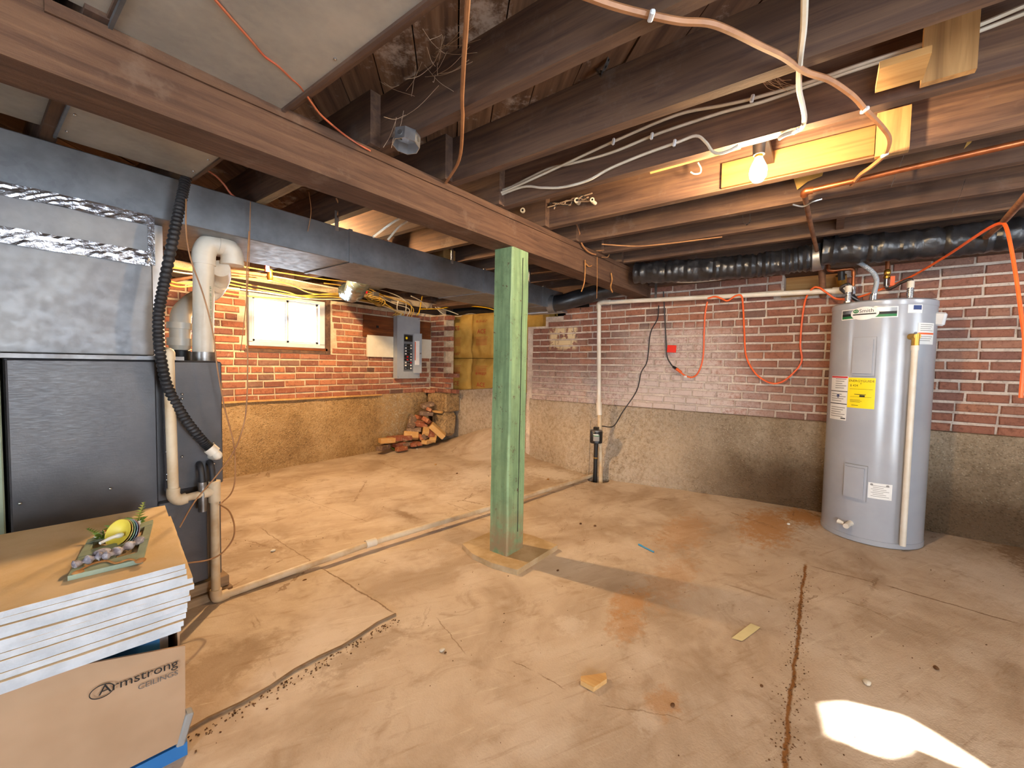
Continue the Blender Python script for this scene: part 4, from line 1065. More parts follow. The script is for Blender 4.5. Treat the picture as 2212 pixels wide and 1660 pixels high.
part('mark', oval(175.5, .408, 1.6, .007, HR+.0016), 'grey_ink', rl); part('mark', oval(192, .408, 1.8, .007, HR+.0016), 'grey_ink', rl)
sl = cp('small_label', 202, 219, 1.522, 1.574, 'white_label'); cp('label_block', 208, 218, 1.542, 1.570, 'navy_label', .0003, HR+.0013, parent=sl)
ws = cp('side_label', 215, 241, 1.326, 1.461, 'white_label'); cp('label_band', 215.5, 240.5, 1.388, 1.399, 'orange_label', .0004, HR+.0013, parent=ws)
for k in range(9):
    z = 1.448-.0125*k
    if abs(z-1.393) > .012: cp('text_line', 218, 238-2*(k % 3), z, z+.0035, 'grey_ink', .0003, HR+.0013, parent=ws)
def hp(a, z, rr): return (HC[0]+(HR+rr)*math.cos(math.radians(a)), HC[1]+(HR+rr)*math.sin(math.radians(a)), z)
# relief valve and its discharge tube
rv = part('relief_valve', G().tube([hp(207, 1.372, -.01), hp(207, 1.372, .055)], .020, 14).tube([hp(207, 1.385, .04), hp(207, 1.315, .04)], .019, 14), 'brass', wh, True)
part('lever', G().tube([hp(207, 1.385, .03), hp(203, 1.39, .075)], .008, 8), 'chrome', rv, True)
part('nut', G().cyl(hp(207, 1.335, .04), hp(207, 1.30, .04), .018, 8), 'chrome', rv)
rp = part('relief_tube', G().cyl(hp(207, 1.31, .04), hp(207, .045, .04), .0165, 16), 'pvc', wh, True)
part('adapter', G().cyl(hp(207, 1.315, .04), hp(207, 1.285, .04), .020, 16), 'pvc', rp, True)
# drain valve
dvv = part('drain_valve', G().tube([hp(155, .118, -.01), hp(155, .116, .02), hp(156, .112, .075)], [.022, .016, .017], 14), 'pvc', wh, True)
part('escutcheon', oval(156, .12, 9, .042, HR+.002), 'heater_enamel', dvv)
part('handle', G().tube([hp(152, .118, .05), hp(146, .124, .055)], [.010, .017], 10), 'pvc', dvv, True)
part('thermostat_cover', G().obox(hp(250, 1.49, .012), (.06, .035, .085), (0, .15, math.radians(250)), .01), 'white_vinyl', wh)
def top(px, py): return at(px, py, 'z', HT+.005)
# fittings on top
cdt = part('conduit_connector', G().cyl((3.80, -.235, HT), (3.80, -.235, HT+.05), .022, 14), 'chrome', wh, True)
for nm, x, y in (('cold_nipple', 3.80, -.10), ('hot_nipple', 3.80, -.42)):
    nn = part(nm, G().cyl((x, y, HT), (x, y, HT+.085), .017, 14), 'chrome', wh, True)
    part('hex_nut', G().cyl((x, y, HT+.0), (x, y, HT+.022), .024, 6), 'steel', nn)
    for k in range(4): part('thread', G().cyl((x, y, HT+.035+k*.012), (x, y, HT+.041+k*.012), .0195, 12), 'steel', nn)
o = T('flex_conduit', 'grey flexible conduit arching from the heater top to the joists', 'conduit', (3.8, -.1, HT))
raw = spline([(3.80, -.235, HT+.04), at(1893, 602, 'x', 3.80), at(1868, 575, 'x', 3.80), at(1825, 557, 'x', 3.80), at(1775, 550, 'x', 3.80), at(1752, 557, 'x', 3.82)], 22)
part('hose', G().tube(raw, [.0145+(.0012 if i % 2 else -.0008) for i in range(len(raw))], 10), 'grey_enamel', o, True)
part('end_nut', G().cyl(raw[0], raw[4], .020, 10), 'chrome', o, True)
def braid(name, label, pts, plug):
    t = T(name, label, 'pipe', pts[0])
    part('braided_hose', G().tube(spline(pts, 8), .0115, 10), 'steel', t, True)
    part('collar', G().cyl(pts[0], (pts[0][0], pts[0][1], pts[0][2]+.045), .019, 12), 'pvc', t, True)
    part('union', G().cyl(plug, (plug[0], plug[1], plug[2]+.05), .018, 12), 'chrome', t, True); return t
k0 = (3.80, -.10, HT+.085)
braid('water_connector', 'braided steel connector on the left heater inlet', [k0, (3.80, -.10, HT+.14), (3.86, -.06, HT+.12), at(1853, 650, 'x', 3.95), at(1842, 637, 'x', 4.0), at(1842, 620, 'x', 4.0)], at(1843, 636, 'x', 4.0))
k1 = (3.80, -.42, HT+.085)
braid('water_connector', 'braided steel connector on the right heater outlet', [k1, (3.80, -.42, HT+.14), (3.86, -.38, HT+.135), at(1930, 621, 'x', 3.95), at(1917, 624, 'x', 4.0), at(1915, 606, 'x', 4.0)], at(1915, 618, 'x', 4.0))
# ------------------------------------------------------------------ supply pipes above the heater
cpv = T('copper_manifold', 'copper water pipes with an elbow above the left heater inlet', 'pipe', (4.0, 0, 1.75))
part('drop', G().cyl(at(1843, 618, 'x', 4.0), at(1844, 592, 'x', 4.0), .011, 12), 'copper', cpv, True)
part('elbow', G().tube(spline([at(1844, 596, 'x', 4.0), at(1843, 583, 'x', 4.0), at(1836, 581, 'x', 4.0)], 5), .014, 12), 'copper', cpv, True)
part('cross', G().tube([at(1838, 581, 'x', 4.0), at(1798, 585, 'x', 4.0)], .011, 12), 'copper', cpv, True)
part('elbow', G().tube(spline([at(1802, 585, 'x', 4.0), at(1791, 583, 'x', 4.0), at(1790, 572, 'x', 4.0)], 5), .015, 12), 'copper', cpv, True)
part('riser', G().cyl(at(1790, 576, 'x', 4.0), at(1790, 548, 'x', 4.0), .011, 12), 'copper', cpv, True)
part('fitting', G().cyl(at(1817, 585, 'x', 4.03), at(1818, 605, 'x', 4.05), .022, 12), 'black_plastic', cpv, True)
o = part('corroded_valve', G().tube([at(1775, 572, 'x', 4.06), at(1776, 608, 'x', 4.10), at(1778, 640, 'x', 4.20)], [.026, .022, .024], 12), 'rusty_pipe', None, True); tag(o, 'rusty iron pipe dropping into the broken hole in the bricks', 'pipe')
o = part('drain_stub', G().tube([at(1817, 595, 'x', 4.14), at(1820, 628, 'x', 4.20)], [.036, .03], 14), 'brass', None, True); tag(o, 'brass coloured pipe stub in the broken hole in the bricks', 'pipe')
hv = T('shutoff_valve', 'copper drop with brass valve and orange lever above the right heater outlet', 'valve', at(1915, 606, 'x', 4.0))
part('copper_drop', G().cyl(at(1917, 582, 'x', 4.0), at(1918, 548, 'x', 4.0), .0135, 12), 'copper', hv, True)
part('valve_body', G().lathe([(.014, 0), (.021, .008), (.021, .022), (.014, .030), (.02, .040), (.02, .06), (.012, .07)], Matrix.Translation(at(1916, 604, 'x', 4.0)), 14), 'brass', hv, True)
part('lever', G().obox(at(1928, 607, 'x', 3.97), (.01, .024, .065)), 'orange_label', hv)
t = T('copper_line', 'copper water line running along the top of the brick wall right of the heater', 'pipe', (4.0, -.6, 1.9))
part('run', G().tube([at(1835, 562, 'x', 4.02), at(1915, 549, 'x', 4.02), at(2108, 530, 'x', 4.02)], .0135, 12), 'rusty_pipe', t, True)
part('tee', G().tube([at(1905, 551, 'x', 4.015), at(1930, 548, 'x', 4.015)], .018, 12), 'steel', t, True)
part('elbow', G().tube(spline([at(2096, 531, 'x', 4.02), at(2112, 529, 'x', 4.02), at(2118, 524, 'x', 3.9)], 5), .02, 12), 'steel', t, True)
part('ceiling_run', G().tube([at(2112, 529, 'x', 4.0), at(2165, 482, 'x', 3.05), at(2225, 415, 'x', 2.35)], .0135, 12), 'rusty_pipe', t, True)
# copper line under the joists and the rusty branch to the wall
t = T('copper_line', 'orange lit copper pipe running under the joists right of the bulb', 'pipe', (2.6, -.2, 1.98))
zz = zj(2.6)-.016
ca = Vector(at(1740, 414, 'z', zz)); cb = Vector(at(2230, 303, 'z', zz))
part('run', G().tube([ca, cb], .0125, 12), 'copper', t, True)
part('elbow', G().tube(spline([ca+Vector((0, -.03, 0)), ca, ca+Vector((.02, .005, -.01))], 5), .017, 12), 'copper', t, True)
cc = Vector(at(1774, 580, 'x', 4.05))
part('branch', G().tube([ca+Vector((.02, .004, -.012)), at(1752, 490, 'x', 3.2), cc], .0125, 12), 'rusty_pipe', t, True)
part('pipe_hook', G().tube(spline([at(1712, 442, 'z', zz-.01), at(1735, 446, 'z', zz-.02), at(1755, 436, 'z', zz-.01), at(1775, 430, 'z', zz)], 5), .005, 6), 'steel', t, True)

# ------------------------------------------------------------------ flexible ducts
def flexduct(name, label, pts, r, m, rib=.006, k=16, wob=.0):
    raw = spline(pts, k); t = T(name, label, 'duct', pts[0])
    rr = [r+rib*math.sin(i*1.9)+wob*nz(i*.35, 2) for i in range(len(raw))]
    g = G().tube(raw, rr, 28); cs = [Vector(q) for q in raw]
    for i in range(len(raw)):
        for j in range(28):
            v = Vector(g.v[i*28+j]); d = (v-cs[i]).normalized(); q = nz(v.x*55, v.y*20, v.z*55)*.007+nz(v.x*12, v.y*12, v.z*30)*.007
            g.v[i*28+j] = tuple(v+d*q)
    part('sleeve', g, m, t, True); return t
fa = flexduct('flexible_duct', 'black insulated flexible duct under the joists left of the heater', [(3.60, 1.38, 1.975), (3.66, .9, 1.955), (3.70, .45, 1.945), (3.72, .12, 1.96)], .088, 'black_flex', .004, 30, .01)
fb = flexduct('flexible_duct', 'black insulated flexible duct above the heater toward the right edge', [(3.68, .06, 1.985), (3.70, -.4, 1.965), (3.71, -.9, 1.965), (3.70, -1.6, 1.985)], .092, 'black_flex', .004, 30, .012)
part('grey_strap', G().cyl((3.74, .12, 1.96), (3.73, .06, 1.965), .096, 18), 'galv', fb, True)
cable('sagging_cable', pp([(1400, 601), (1470, 610), (1540, 606), (1600, 596), (1700, 580), (1790, 566)], 'x', 4.08), .007, 'romex_white', 'sagging white cable along the sill above the right wall')
cable('drain_hose', pp([(1440, 597), (1540, 588), (1640, 583), (1750, 560), (1765, 540)], 'x', 3.95), .013, 'black_rubber', 'thin black hose beneath the left black flexible duct', 'hose')
flexduct('flexible_duct', 'shiny ribbed silver flexible duct above the window', [(2.0, 2.95, 1.90), (2.12, 3.3, 1.85), (2.35, 3.75, 1.83), (2.52, 4.15, 1.90)], .085, 'silver_flex', .009, 14)
for (a, b, c2) in (((.9, 3.0), (1.5, 4.5), 'left'), ((1.9, 3.0), (2.6, 4.5), 'right')):
    pass
# panned bay behind the trunk
o = part('joist_pan', G().box((2.62, 3.0, 2.018), (3.02, 4.52, 2.022)), 'galv_dark'); tag(o, 'dark sheet metal panel closing a joist bay right of the window', 'duct panel')

# ------------------------------------------------------------------ light bulbs
def bulb(name, label, p, glow, cat='light bulb', base=None):
    t = T(name, label, cat, p)
    M = Matrix.Translation(p)
    part('glass', G().lathe([(.002, -.052), (.018, -.047), (.029, -.030), (.0315, -.010), (.029, .008), (.020, .028), (.0145, .040), (.013, .046)], M, 12), glow, t, True)
    part('screw_base', G().lathe([(.0135, .046), (.014, .050), (.013, .066), (.013, .072)], M, 18), 'brass', t, True)
    part('socket', G().lathe([(.021, .056), (.022, .060), (.024, .10), (.034, .112), (.034, .135), (.03, .138)], M, 20), 'black_plastic', t, True)
    return t
BP = at(1638, 366, 'x', 1.95)
b1 = bulb('light_bulb', 'lit bare light bulb in a black socket on the joists', BP, 'bulb_glow')
part('bracket', G().box((BP[0]-.03, BP[1]-.025, BP[2]+.13), (2.254, BP[1]+.025, BP[2]+.15)), 'black_plastic', b1)
B2 = (1.66, 3.22, 1.985)
b2 = bulb('light_bulb', 'lit bare bulb hidden behind the trunk duct near the window', B2, 'bulb2_glow')
part('bracket', G().obox((B2[0], B2[1], B2[2]+.125), (.09, .09, .03)), 'porcelain', b2)

# ------------------------------------------------------------------ cables under the ceiling
def zc_(x): return zj(x)-.012
def under(lst, dz=.012):
    out = []
    for q in lst:
        x = 1.5
        for _ in range(8): p = at(q[0], q[1], 'z', zj(x)-(q[2] if len(q) > 2 else dz)); x = max(-1, min(4, p[0]))
        out.append(p)
    return out
cable('ceiling_cable', under([(1739, -30), (1736, 60), (1728, 130), (1726, 190), (1733, 225), (1738, 255), (1733, 275), (1716, 285), (1697, 291), (1683, 299)]), .0075, 'romex_white', 'white cable crossing the joists down to the lit bulb')
cable('ceiling_cable', under([(1255, -12), (1330, 14), (1405, 33), (1470, 46), (1530, 50), (1580, 68), (1640, 98), (1690, 122), (1740, 155), (1790, 172), (1830, 198), (1850, 215), (1870, 238), (1900, 268), (1919, 295), (1918, 318), (1908, 338), (1880, 362), (1858, 378), (1840, 400)], .016), .0085, 'romex_brown', 'thick brown cable snaking under the joists from the top edge')
cable('ceiling_cable', [at(1012, -20, 'z', zj(.6)-.01), at(1006, 70, 'z', zj(.7)-.01), at(1001, 150, 'z', zj(.8)-.01), at(998, 220, 'z', zj(.95)-.01), at(999, 260, 'z', zj(1.05)-.01), at(992, 345, 'z', zj(1.25)-.01), (1.375, 1.44, 1.985)], .0065, 'romex_brown', 'brown cable hanging straight down to the beam from the top edge')
XA = 1.782
cable('ceiling_cable', pp([(1020, 418), (1088, 410), (1181, 366), (1233, 354), (1320, 330), (1408, 294), (1452, 278), (1560, 243), (1640, 222), (1740, 188), (1850, 150), (1998, 103), (2100, 72), (2230, 22)], 'x', XA), .006, 'romex_white', 'lower white cable of the pair stapled along the fourth joist face')
cable('ceiling_cable', pp([(1040, 434), (1123, 399), (1215, 357), (1325, 306), (1460, 249), (1560, 228), (1625, 213), (1740, 180), (1850, 142), (1998, 94), (2100, 60), (2230, 5)], 'x', XA-.012), .006, 'romex_white', 'upper white cable of the pair stapled along the fourth joist face')
cable('ceiling_cable', pp([(1046, 436), (1126, 405), (1170, 406), (1215, 405), (1270, 390), (1318, 364), (1390, 334), (1460, 309), (1503, 294), (1525, 308), (1538, 326), (1552, 332), (1575, 326), (1595, 315)], 'x', XA-.004), .006, 'romex_white', 'white cable curling to a cut end left of the lit bulb')
cable('thermostat_wire', under([(455, -12), (500, 40), (540, 85), (570, 120), (600, 142), (630, 170), (648, 186), (668, 215), (690, 245), (715, 268)], .010)+[at(745, 292, 'y', 1.44), at(775, 312, 'y', 1.44), at(800, 326, 'y', 1.44)], .0035, 'red_wire', 'thin red and white wire crossing the sheet metal pan to the beam', 'wire')
cable('thermostat_wire', pp([(418, 350), (445, 366), (468, 382), (485, 400), (498, 418), (510, 428)], 'y', 2.36), .005, 'red_wire', 'orange wire dropping behind the trunk duct beside the hose', 'wire')
for i, (q, x) in enumerate((((1408, 294), XA), ((1325, 306), XA-.012), ((1625, 213), XA-.012), ((1457, 309), XA-.004))):
    p = at(q[0], q[1], 'x', x-.006)
    o = part('cable_staple', G().obox(p, (.012, .012, .028), (.2, 0, 0), .003), 'white_vinyl'); tag(o, ['white cable staple on the lower joist cable', 'white cable staple on the upper joist cable left of the bulb', 'white cable staple on the upper joist cable above the bulb', 'white cable staple on the curling cable'][i], 'staple')
for i, q in enumerate(((1407, 34), (1868, 238), (1911, 335), (1718, 284))):
    p = under([q], .022)[0]
    o = part('cable_staple', G().obox(p, (.03, .012, .012), (0, 0, .6), .003), 'white_vinyl'); tag(o, ['white clip on the brown cable near the top edge', 'white clip on the brown cable above the pale board', 'white clip on the brown cable below the pale board', 'white clip where the white cable meets the bulb joist'][i], 'staple')
# plain blocks and boards between joists
def block(name, label, lo, hi, m='block_wood'):
    o = part(name, G().box(lo, hi), m); tag(o, label, 'wood block'); return o
p = at(1990, 192, 'z', zj(1.75)); block('joist_board', 'pale upright board crossing the white cables at upper right', (1.735, at(2110, 120, 'x', 1.75)[1], zj(1.75)-.002), (1.76, at(1990, 150, 'x', 1.75)[1], zj(1.75)+.165))
a = at(1895, 100, 'x', 1.70); block('joist_board', 'small pale board tucked beside the upright board at upper right', (1.60, at(2010, 60, 'x', 1.65)[1], zj(1.6)+.01), (1.73, at(1900, 90, 'x', 1.65)[1], zj(1.6)+.03), 'pale_wood')
block('joist_board', 'short pale board nailed to the joist right of the bulb', (2.225, at(1968, 260, 'x', 2.225)[1], zj(2.25)-.01), (2.252, at(1893, 290, 'x', 2.225)[1], zj(2.25)+.16))
block('bulb_board', 'long pale board nailed along the joist behind the lit bulb', (2.236, at(1890, 300, 'x', 2.236)[1], zj(2.25)+.005), (2.252, at(1560, 350, 'x', 2.236)[1], zj(2.25)+.12), 'board_orange')
o = part('lath_strip', G().tube([at(1405, 372, 'x', 2.2), at(1600, 318, 'x', 2.2)], .010, 4), 'pale_wood'); tag(o, 'pale lath strip left of the lit bulb', 'wood strip')
o = part('hook', G().tube(spline(pp([(1508, 352), (1514, 364), (1512, 374), (1500, 376), (1492, 372)], 'x', 2.18), 5), .004, 6), 'romex_white', None, True); tag(o, 'bent white hook under the lath strip', 'hook')
block('joist_block', 'wood block between joists behind the right end of the beam', (2.70, 1.64, zj(2.7)+.01), (3.05, 1.68, zj(2.7)+.19), 'joist_wood')
block('joist_block', 'wood block between joists above the black flexible duct', (3.11, -.05, zj(3.1)+.03), (3.46, -.01, zj(3.1)+.19), 'joist_wood')
block('joist_block', 'pale wood block behind the trunk duct at mid length', (1.95, 2.95, zj(2)+.0), (2.2, 2.99, zj(2)+.12), 'pale_wood')
block('joist_block', 'pale wood block above the trunk duct near the post', (2.46, 2.60, zj(2.4)+.01), (2.6, 3.2, zj(2.4)+.10), 'pale_wood')
# torn paper, hanging scraps
def scrap(label, px, x, h=.05):
    P = [at(q[0], q[1], 'x', x) for q in px]
    o = part('paper_scrap', G().prism(P, (.002, 0, 0)), 'scrap_paper'); tag(o, label, 'paper scrap')
scrap('torn brown paper scrap hanging under the joist below the bulb', [(1712, 378), (1780, 366), (1776, 380), (1745, 392), (1722, 410)], 2.62)
scrap('small brown paper scrap on the joist above the copper pipe', [(2105, 290), (2098, 308), (2082, 322), (2090, 305)], 2.45)
# perforated steel straps
def strap(label, pts, wd=.019, n_hole=None, up=(0, 1, 0)):
    raw = spline(pts, 8); t = T('perforated_strap', label, 'metal strap', pts[0])
    g = G(); m = len(raw); hl = G(); upv = Vector(up)
    for i in range(m):
        tg = (raw[min(i+1, m-1)]-raw[max(i-1, 0)]).normalized(); view = (Vector(CAM)-raw[i]).normalized(); sd = tg.cross(upv).normalized() if abs(tg.dot(upv)) < .98 else tg.orthogonal().normalized()
        g.v += [tuple(raw[i]-sd*wd/2), tuple(raw[i]+sd*wd/2)]
        if i: k = 2*i; g.f.append((k-2, k-1, k+1, k))
        if i % 3 == 1:
            nn = tg.cross(sd)
            for s_ in (-1, 1):
                c = raw[i]+nn*.0012*s_; k = len(hl.v)
                hl.v += [tuple(c+(sd*math.cos(a)+tg*math.sin(a))*.0042) for a in np.linspace(0, 2*PI, 9)[:-1]]; hl.f.append(tuple(range(k, k+8)))
    part('strap', g, 'steel', t); part('punched_holes', hl, 'black_gap', t)
X_ = 1.39
strap('perforated steel strap hanging in a loop from the joists at top centre', [at(1345, -10, 'x', 1.34), at(1335, 40, 'x', 1.34), at(1325, 90, 'x', 1.35), at(1316, 125, 'x', 1.36), at(1300, 158, 'x', 1.37), at(1288, 152, 'x', 1.385), at(1272, 112, 'x', 1.40)], .022)
strap('perforated steel strap leaning on the copper pipe under the joists', [at(1962, 310, 'x', 2.60), at(1945, 355, 'x', 2.57), at(1925, 403, 'x', 2.55)], .020)
strap('perforated steel strap hanging near the orange cord', [at(2085, 388, 'x', 2.95), at(2072, 428, 'x', 2.93), at(2056, 463, 'x', 2.92)], .020)
strap('small looped strap under the joist below the bulb', [at(1604, 464, 'x', 2.75), at(1606, 480, 'x', 2.73), at(1613, 486, 'x', 2.73), at(1620, 478, 'x', 2.73), at(1620, 462, 'x', 2.75)], .010)
# octagonal junction box over the beam
jb = T('junction_box', 'octagonal steel junction box on top of the beam', 'junction box', at(878, 320, 'y', 1.40))
c = Vector(at(878, 304, 'y', 1.27)); n = 8
Mj = Matrix.Translation(c) @ Matrix.Rotation(math.radians(22), 4, 'Z') @ Matrix.Rotation(math.radians(8), 4, 'Y')
def ringj(r, z): return [tuple(Mj @ Vector((r*math.cos(2*PI*(i+.5)/n), r*math.sin(2*PI*(i+.5)/n), z))) for i in range(n)]
vs = ringj(.050, -.022)+ringj(.050, .022)+ringj(.047, -.022)+ringj(.047, .018)
fs = [(i, (i+1) % n, n+(i+1) % n, n+i) for i in range(n)]+[(2*n+i, 3*n+i, 3*n+(i+1) % n, 2*n+(i+1) % n) for i in range(n)]+[(i, 2*n+i, 2*n+(i+1) % n, (i+1) % n) for i in range(n)]+[tuple(range(n, 2*n)), tuple(range(3*n, 4*n))]
part('box', G().add(vs, fs), 'galv', jb)
for i in range(8):
    a = 2*PI*i/n; p = Mj @ Vector((.0468*math.cos(a), .0468*math.sin(a), 0)); nrm_ = (Mj.to_3x3() @ Vector((math.cos(a), math.sin(a), 0)))
    if i % 2 == 0: part('knockout', G().cyl(p-nrm_*.0005, p+nrm_*.0012, .010, 12), 'steel', jb)
part('stub_bracket', G().tube([c+Vector((0, .03, .02)), c+Vector((.0, .10, .03))], .008, 6), 'steel', jb)
# porcelain knobs and old wiring on the joists above the beam
def knob(label, px, x, r=.016):
    p = Vector(at(px[0], px[1], 'x', x)); t = T('porcelain_tube', label, 'insulator', p)
    part('tube', G().tube([p+Vector((.03, 0, 0)), p+Vector((-.005, -.0, 0)), p+Vector((-.03, -.01, 0))], [r*.8, r*.8, r], 12), 'porcelain', t, True)
    part('bore', G().cyl(p+Vector((-.0295, -.01, 0)), p+Vector((-.031, -.0105, 0)), r*.45, 10), 'black_gap', t)
knob('white porcelain tube over the beam left of the old wire tangle', (1132, 458), 2.22)
knob('white porcelain tube in the joist beside the old wire tangle', (1248, 437), 2.24)
knob('white porcelain tube at the right end of the old wire tangle', (1281, 436), 2.22, .013)
t = T('old_wire_tangle', 'tangle of old cloth-covered wire on the joist above the beam', 'wire', at(1240, 440, 'x', 2.22))
r_ = random.Random(4)
for i in range(5):
    pts = [at(1190+12*j*1.0+r_.uniform(-8, 8), 447-3*j+r_.uniform(-9, 7), 'x', 2.215) for j in range(8)]
    part('strand', G().tube(spline(pts, 4), .004, 5), 'black_rubber' if i < 2 else 'web', t)
cable('dangling_wire', pp([(1245, 484), (1252, 505), (1256, 525), (1266, 540), (1278, 548), (1287, 550)], 'y', 1.43), .006, 'romex_brown', 'frayed cable end lying over the beam right of the post', 'wire')
cable('dangling_wire', pp([(1288, 542), (1310, 541), (1316, 548), (1312, 556), (1300, 556)], 'y', 1.43), .004, 'thin_wire', 'looped wire end on the beam right of the post', 'wire')
cable('dangling_twine', pp([(1264, 562), (1264, 585), (1262, 610), (1256, 630)], 'y', 1.44), .0045, 'twine', 'piece of twine hanging from the beam face right of the post', 'twine')
cable('dangling_twine', pp([(1266, 570), (1272, 576), (1278, 574)], 'y', 1.44), .0045, 'twine', 'short twine stub beside the hanging twine on the beam', 'twine')
cable('dangling_twine', pp([(1320, 590), (1322, 605), (1319, 620), (1323, 632)], 'y', 1.44), .006, 'twine', 'frayed twine tuft hanging near the right end of the beam', 'twine')
cable('dangling_twine', pp([(1290, 555), (1290, 600), (1289, 645)], 'y', 1.43), .002, 'twine', 'thin string hanging from the beam beside the twine', 'string')
for i, (q0, q1, lab_) in enumerate((((541, 436), (520, 760), 'thin brown string hanging in front of the trunk duct'), ((667, 415), (665, 500), 'short string hanging over the trunk duct'), ((726, 428), (729, 465), 'cord end hanging behind the beam over the duct'))):
    cable('hanging_string', pp([q0, ((q0[0]+q1[0])/2+6, (q0[1]+q1[1])/2), q1], 'y', 2.33 if i else 2.30), .002 if i < 2 else .005, 'thin_wire', lab_, 'string')
cable('control_wire', pp([(402, 430), (402, 500), (412, 560), (440, 640), (460, 720), (470, 800), (485, 880), (505, 960), (508, 1030), (500, 1065), (478, 1088)], 'y', 2.20), .003, 'thin_wire', 'thin brown wire trailing down past the flue pipe to the floor drain', 'wire')
cable('control_wire', pp([(538, 500), (533, 600), (534, 700), (535, 800), (530, 900), (508, 970), (470, 1025), (420, 1085), (388, 1140)], 'y', 2.18), .003, 'thin_wire', 'thin brown wire curving to the stacked ceiling tiles', 'wire')
cable('control_wire', pp([(474, 1090), (495, 1105), (506, 1135), (503, 1165), (480, 1195), (450, 1210), (405, 1217)], 'y', 2.16), .0035, 'thin_wire', 'stiff wire loop beside the condensate downpipe', 'wire')
cable('ceiling_cable', pp([(1015, 420), (960, 440), (900, 455), (850, 480), (806, 512)], 'y', 1.75), .006, 'romex_white', 'cable passing behind the beam above the trunk duct')
cable('ceiling_cable', pp([(880, 478), (860, 492), (838, 518)], 'y', 1.95), .006, 'romex_white', 'short white cable dropping behind the trunk duct')
cable('ceiling_cable', [at(1300, 528, 'z', 2.0), at(1370, 532, 'z', 1.99), at(1430, 528, 'z', 1.99), at(1560, 512, 'z', 2.0)], .004, 'thin_wire', 'pale thin wire strung under the lower joists', 'wire')
# cobwebs: thin dusty strands
t = T('cobweb', 'dusty cobweb strands between the near joists above the beam', 'cobweb', at(880, 200, 'x', 1.0)); t['kind'] = 'stuff'
r_ = random.Random(9); g = G()
cen = [(945, 105), (880, 200), (865, 255), (930, 150), (985, 40)]
for i in range(34):
    c0 = r_.choice(cen); a = at(c0[0]+r_.uniform(-18, 18), c0[1]+r_.uniform(-18, 18), 'x', .99); b = at(c0[0]+r_.uniform(-90, 100), c0[1]+r_.uniform(-80, 70), 'x', .98+r_.uniform(-.12, .02))
    m_ = tuple((a[k]+b[k])/2-(.012 if k == 2 else 0) for k in range(3)); g.tube(spline([a, m_, b], 4), .0007, 4)
part('strands', g, 'web', t)
t = T('cobweb', 'wispy cobweb strands under the joist beside the bulb cable', 'cobweb', at(1690, 170, 'x', 1.6)); t['kind'] = 'stuff'; g = G()
for i in range(14):
    a = at(1640+r_.uniform(0, 60), 160+r_.uniform(-10, 20), 'x', 1.72); b = at(1660+r_.uniform(0, 80), 180+r_.uniform(-10, 20), 'x', 1.70); m_ = tuple((a[k]+b[k])/2-(.012 if k == 2 else 0) for k in range(3)); g.tube(spline([a, m_, b], 3), .0006, 4)
part('strands', g, 'web', t)

# ------------------------------------------------------------------ cables toward the breaker panel
r_ = random.Random(21)
PC = [
 ([(360, 577), (422, 582), (491, 572), (529, 577), (610, 590), (688, 602), (773, 614), (825, 637), (875, 654), (893, 668)], 'romex_yellow', 'uppermost yellowed cable crossing above the window to the breaker panel'),
 ([(360, 584), (422, 592), (487, 583), (560, 592), (640, 606), (720, 622), (800, 634), (850, 656), (884, 668)], 'romex_white', 'pale cable second from the top above the window'),
 ([(356, 606), (402, 612), (485, 596), (572, 603), (630, 617), (679, 635), (760, 639), (815, 648), (854, 673)], 'romex_yellow', 'yellow cable bowing down beside the silver flexible duct'),
 ([(356, 613), (400, 620), (478, 606), (525, 613), (619, 631), (652, 639), (730, 634), (802, 640), (858, 674)], 'romex_yellow', 'yellow cable just above the window head, upper strand'),
 ([(478, 611), (563, 627), (663, 641), (745, 643), (818, 656), (862, 676)], 'romex_yellow', 'yellow cable just above the window head, middle strand'),
 ([(478, 621), (563, 631), (670, 646), (750, 648), (825, 661), (866, 677)], 'romex_white', 'pale cable just above the window head, lower strand'),
 ([(478, 632), (536, 640), (630, 646), (705, 641), (780, 650), (835, 664), (870, 678)], 'romex_yellow', 'lowest yellow cable touching the window head'),
 ([(700, 612), (770, 622), (830, 640), (880, 655), (889, 668)], 'romex_yellow', 'short yellow cable from the silver duct to the panel'),
 ([(760, 606), (800, 622), (840, 632), (873, 648), (877, 668)], 'romex_white', 'pale cable stepping down from the trunk duct to the panel')]
for i, (pts, m, lb) in enumerate(PC):
    P3 = [at(q[0], q[1], 'y', min(4.47, 3.5+(q[0]-360)/490.0*.97)) for q in pts]; e_ = P3[-1]
    cable('panel_cable', P3+[(e_[0], 4.52, ez1-.004)], .0055, m, lb, 'cable', 'cables into the breaker panel')
for i, (pts, m, lb) in enumerate((
    ([(908, 668, 4.5), (950, 667, 4.42), (985, 661, 4.3), (1020, 662, 4.0), (1050, 665, 3.7), (1075, 672, 3.5)], 'romex_bright', 'bright yellow cable running from the breaker panel behind the post'),
    ([(900, 682, 4.5), (906, 672, 4.5), (912, 640, 4.4)], 'romex_bright', 'yellow cable rising straight up from the breaker panel'),
    ([(940, 664, 4.5), (960, 680, 4.4), (990, 684, 4.3), (1020, 678, 4.2), (1060, 690, 4.1)], 'romex_white', 'slack pale cable sagging in front of the insulation'),
    ([(945, 664, 4.5), (975, 674, 4.4), (990, 680, 4.3)], 'romex_white', 'short pale cable ending above the insulation'),
    ([(860, 650, 4.4), (858, 668, 4.45), (868, 682, 4.52)], 'romex_white', 'bent white cable dropping into the breaker panel from above'),
    ([(888, 640, 4.3), (905, 648, 4.35), (920, 660, 4.45), (922, 668, 4.5)], 'romex_white', 'white cable with a hooked end above the breaker panel'))):
    cable('panel_cable', [at(q[0], q[1], 'y', q[2]) for q in pts], .0065, m, lb)
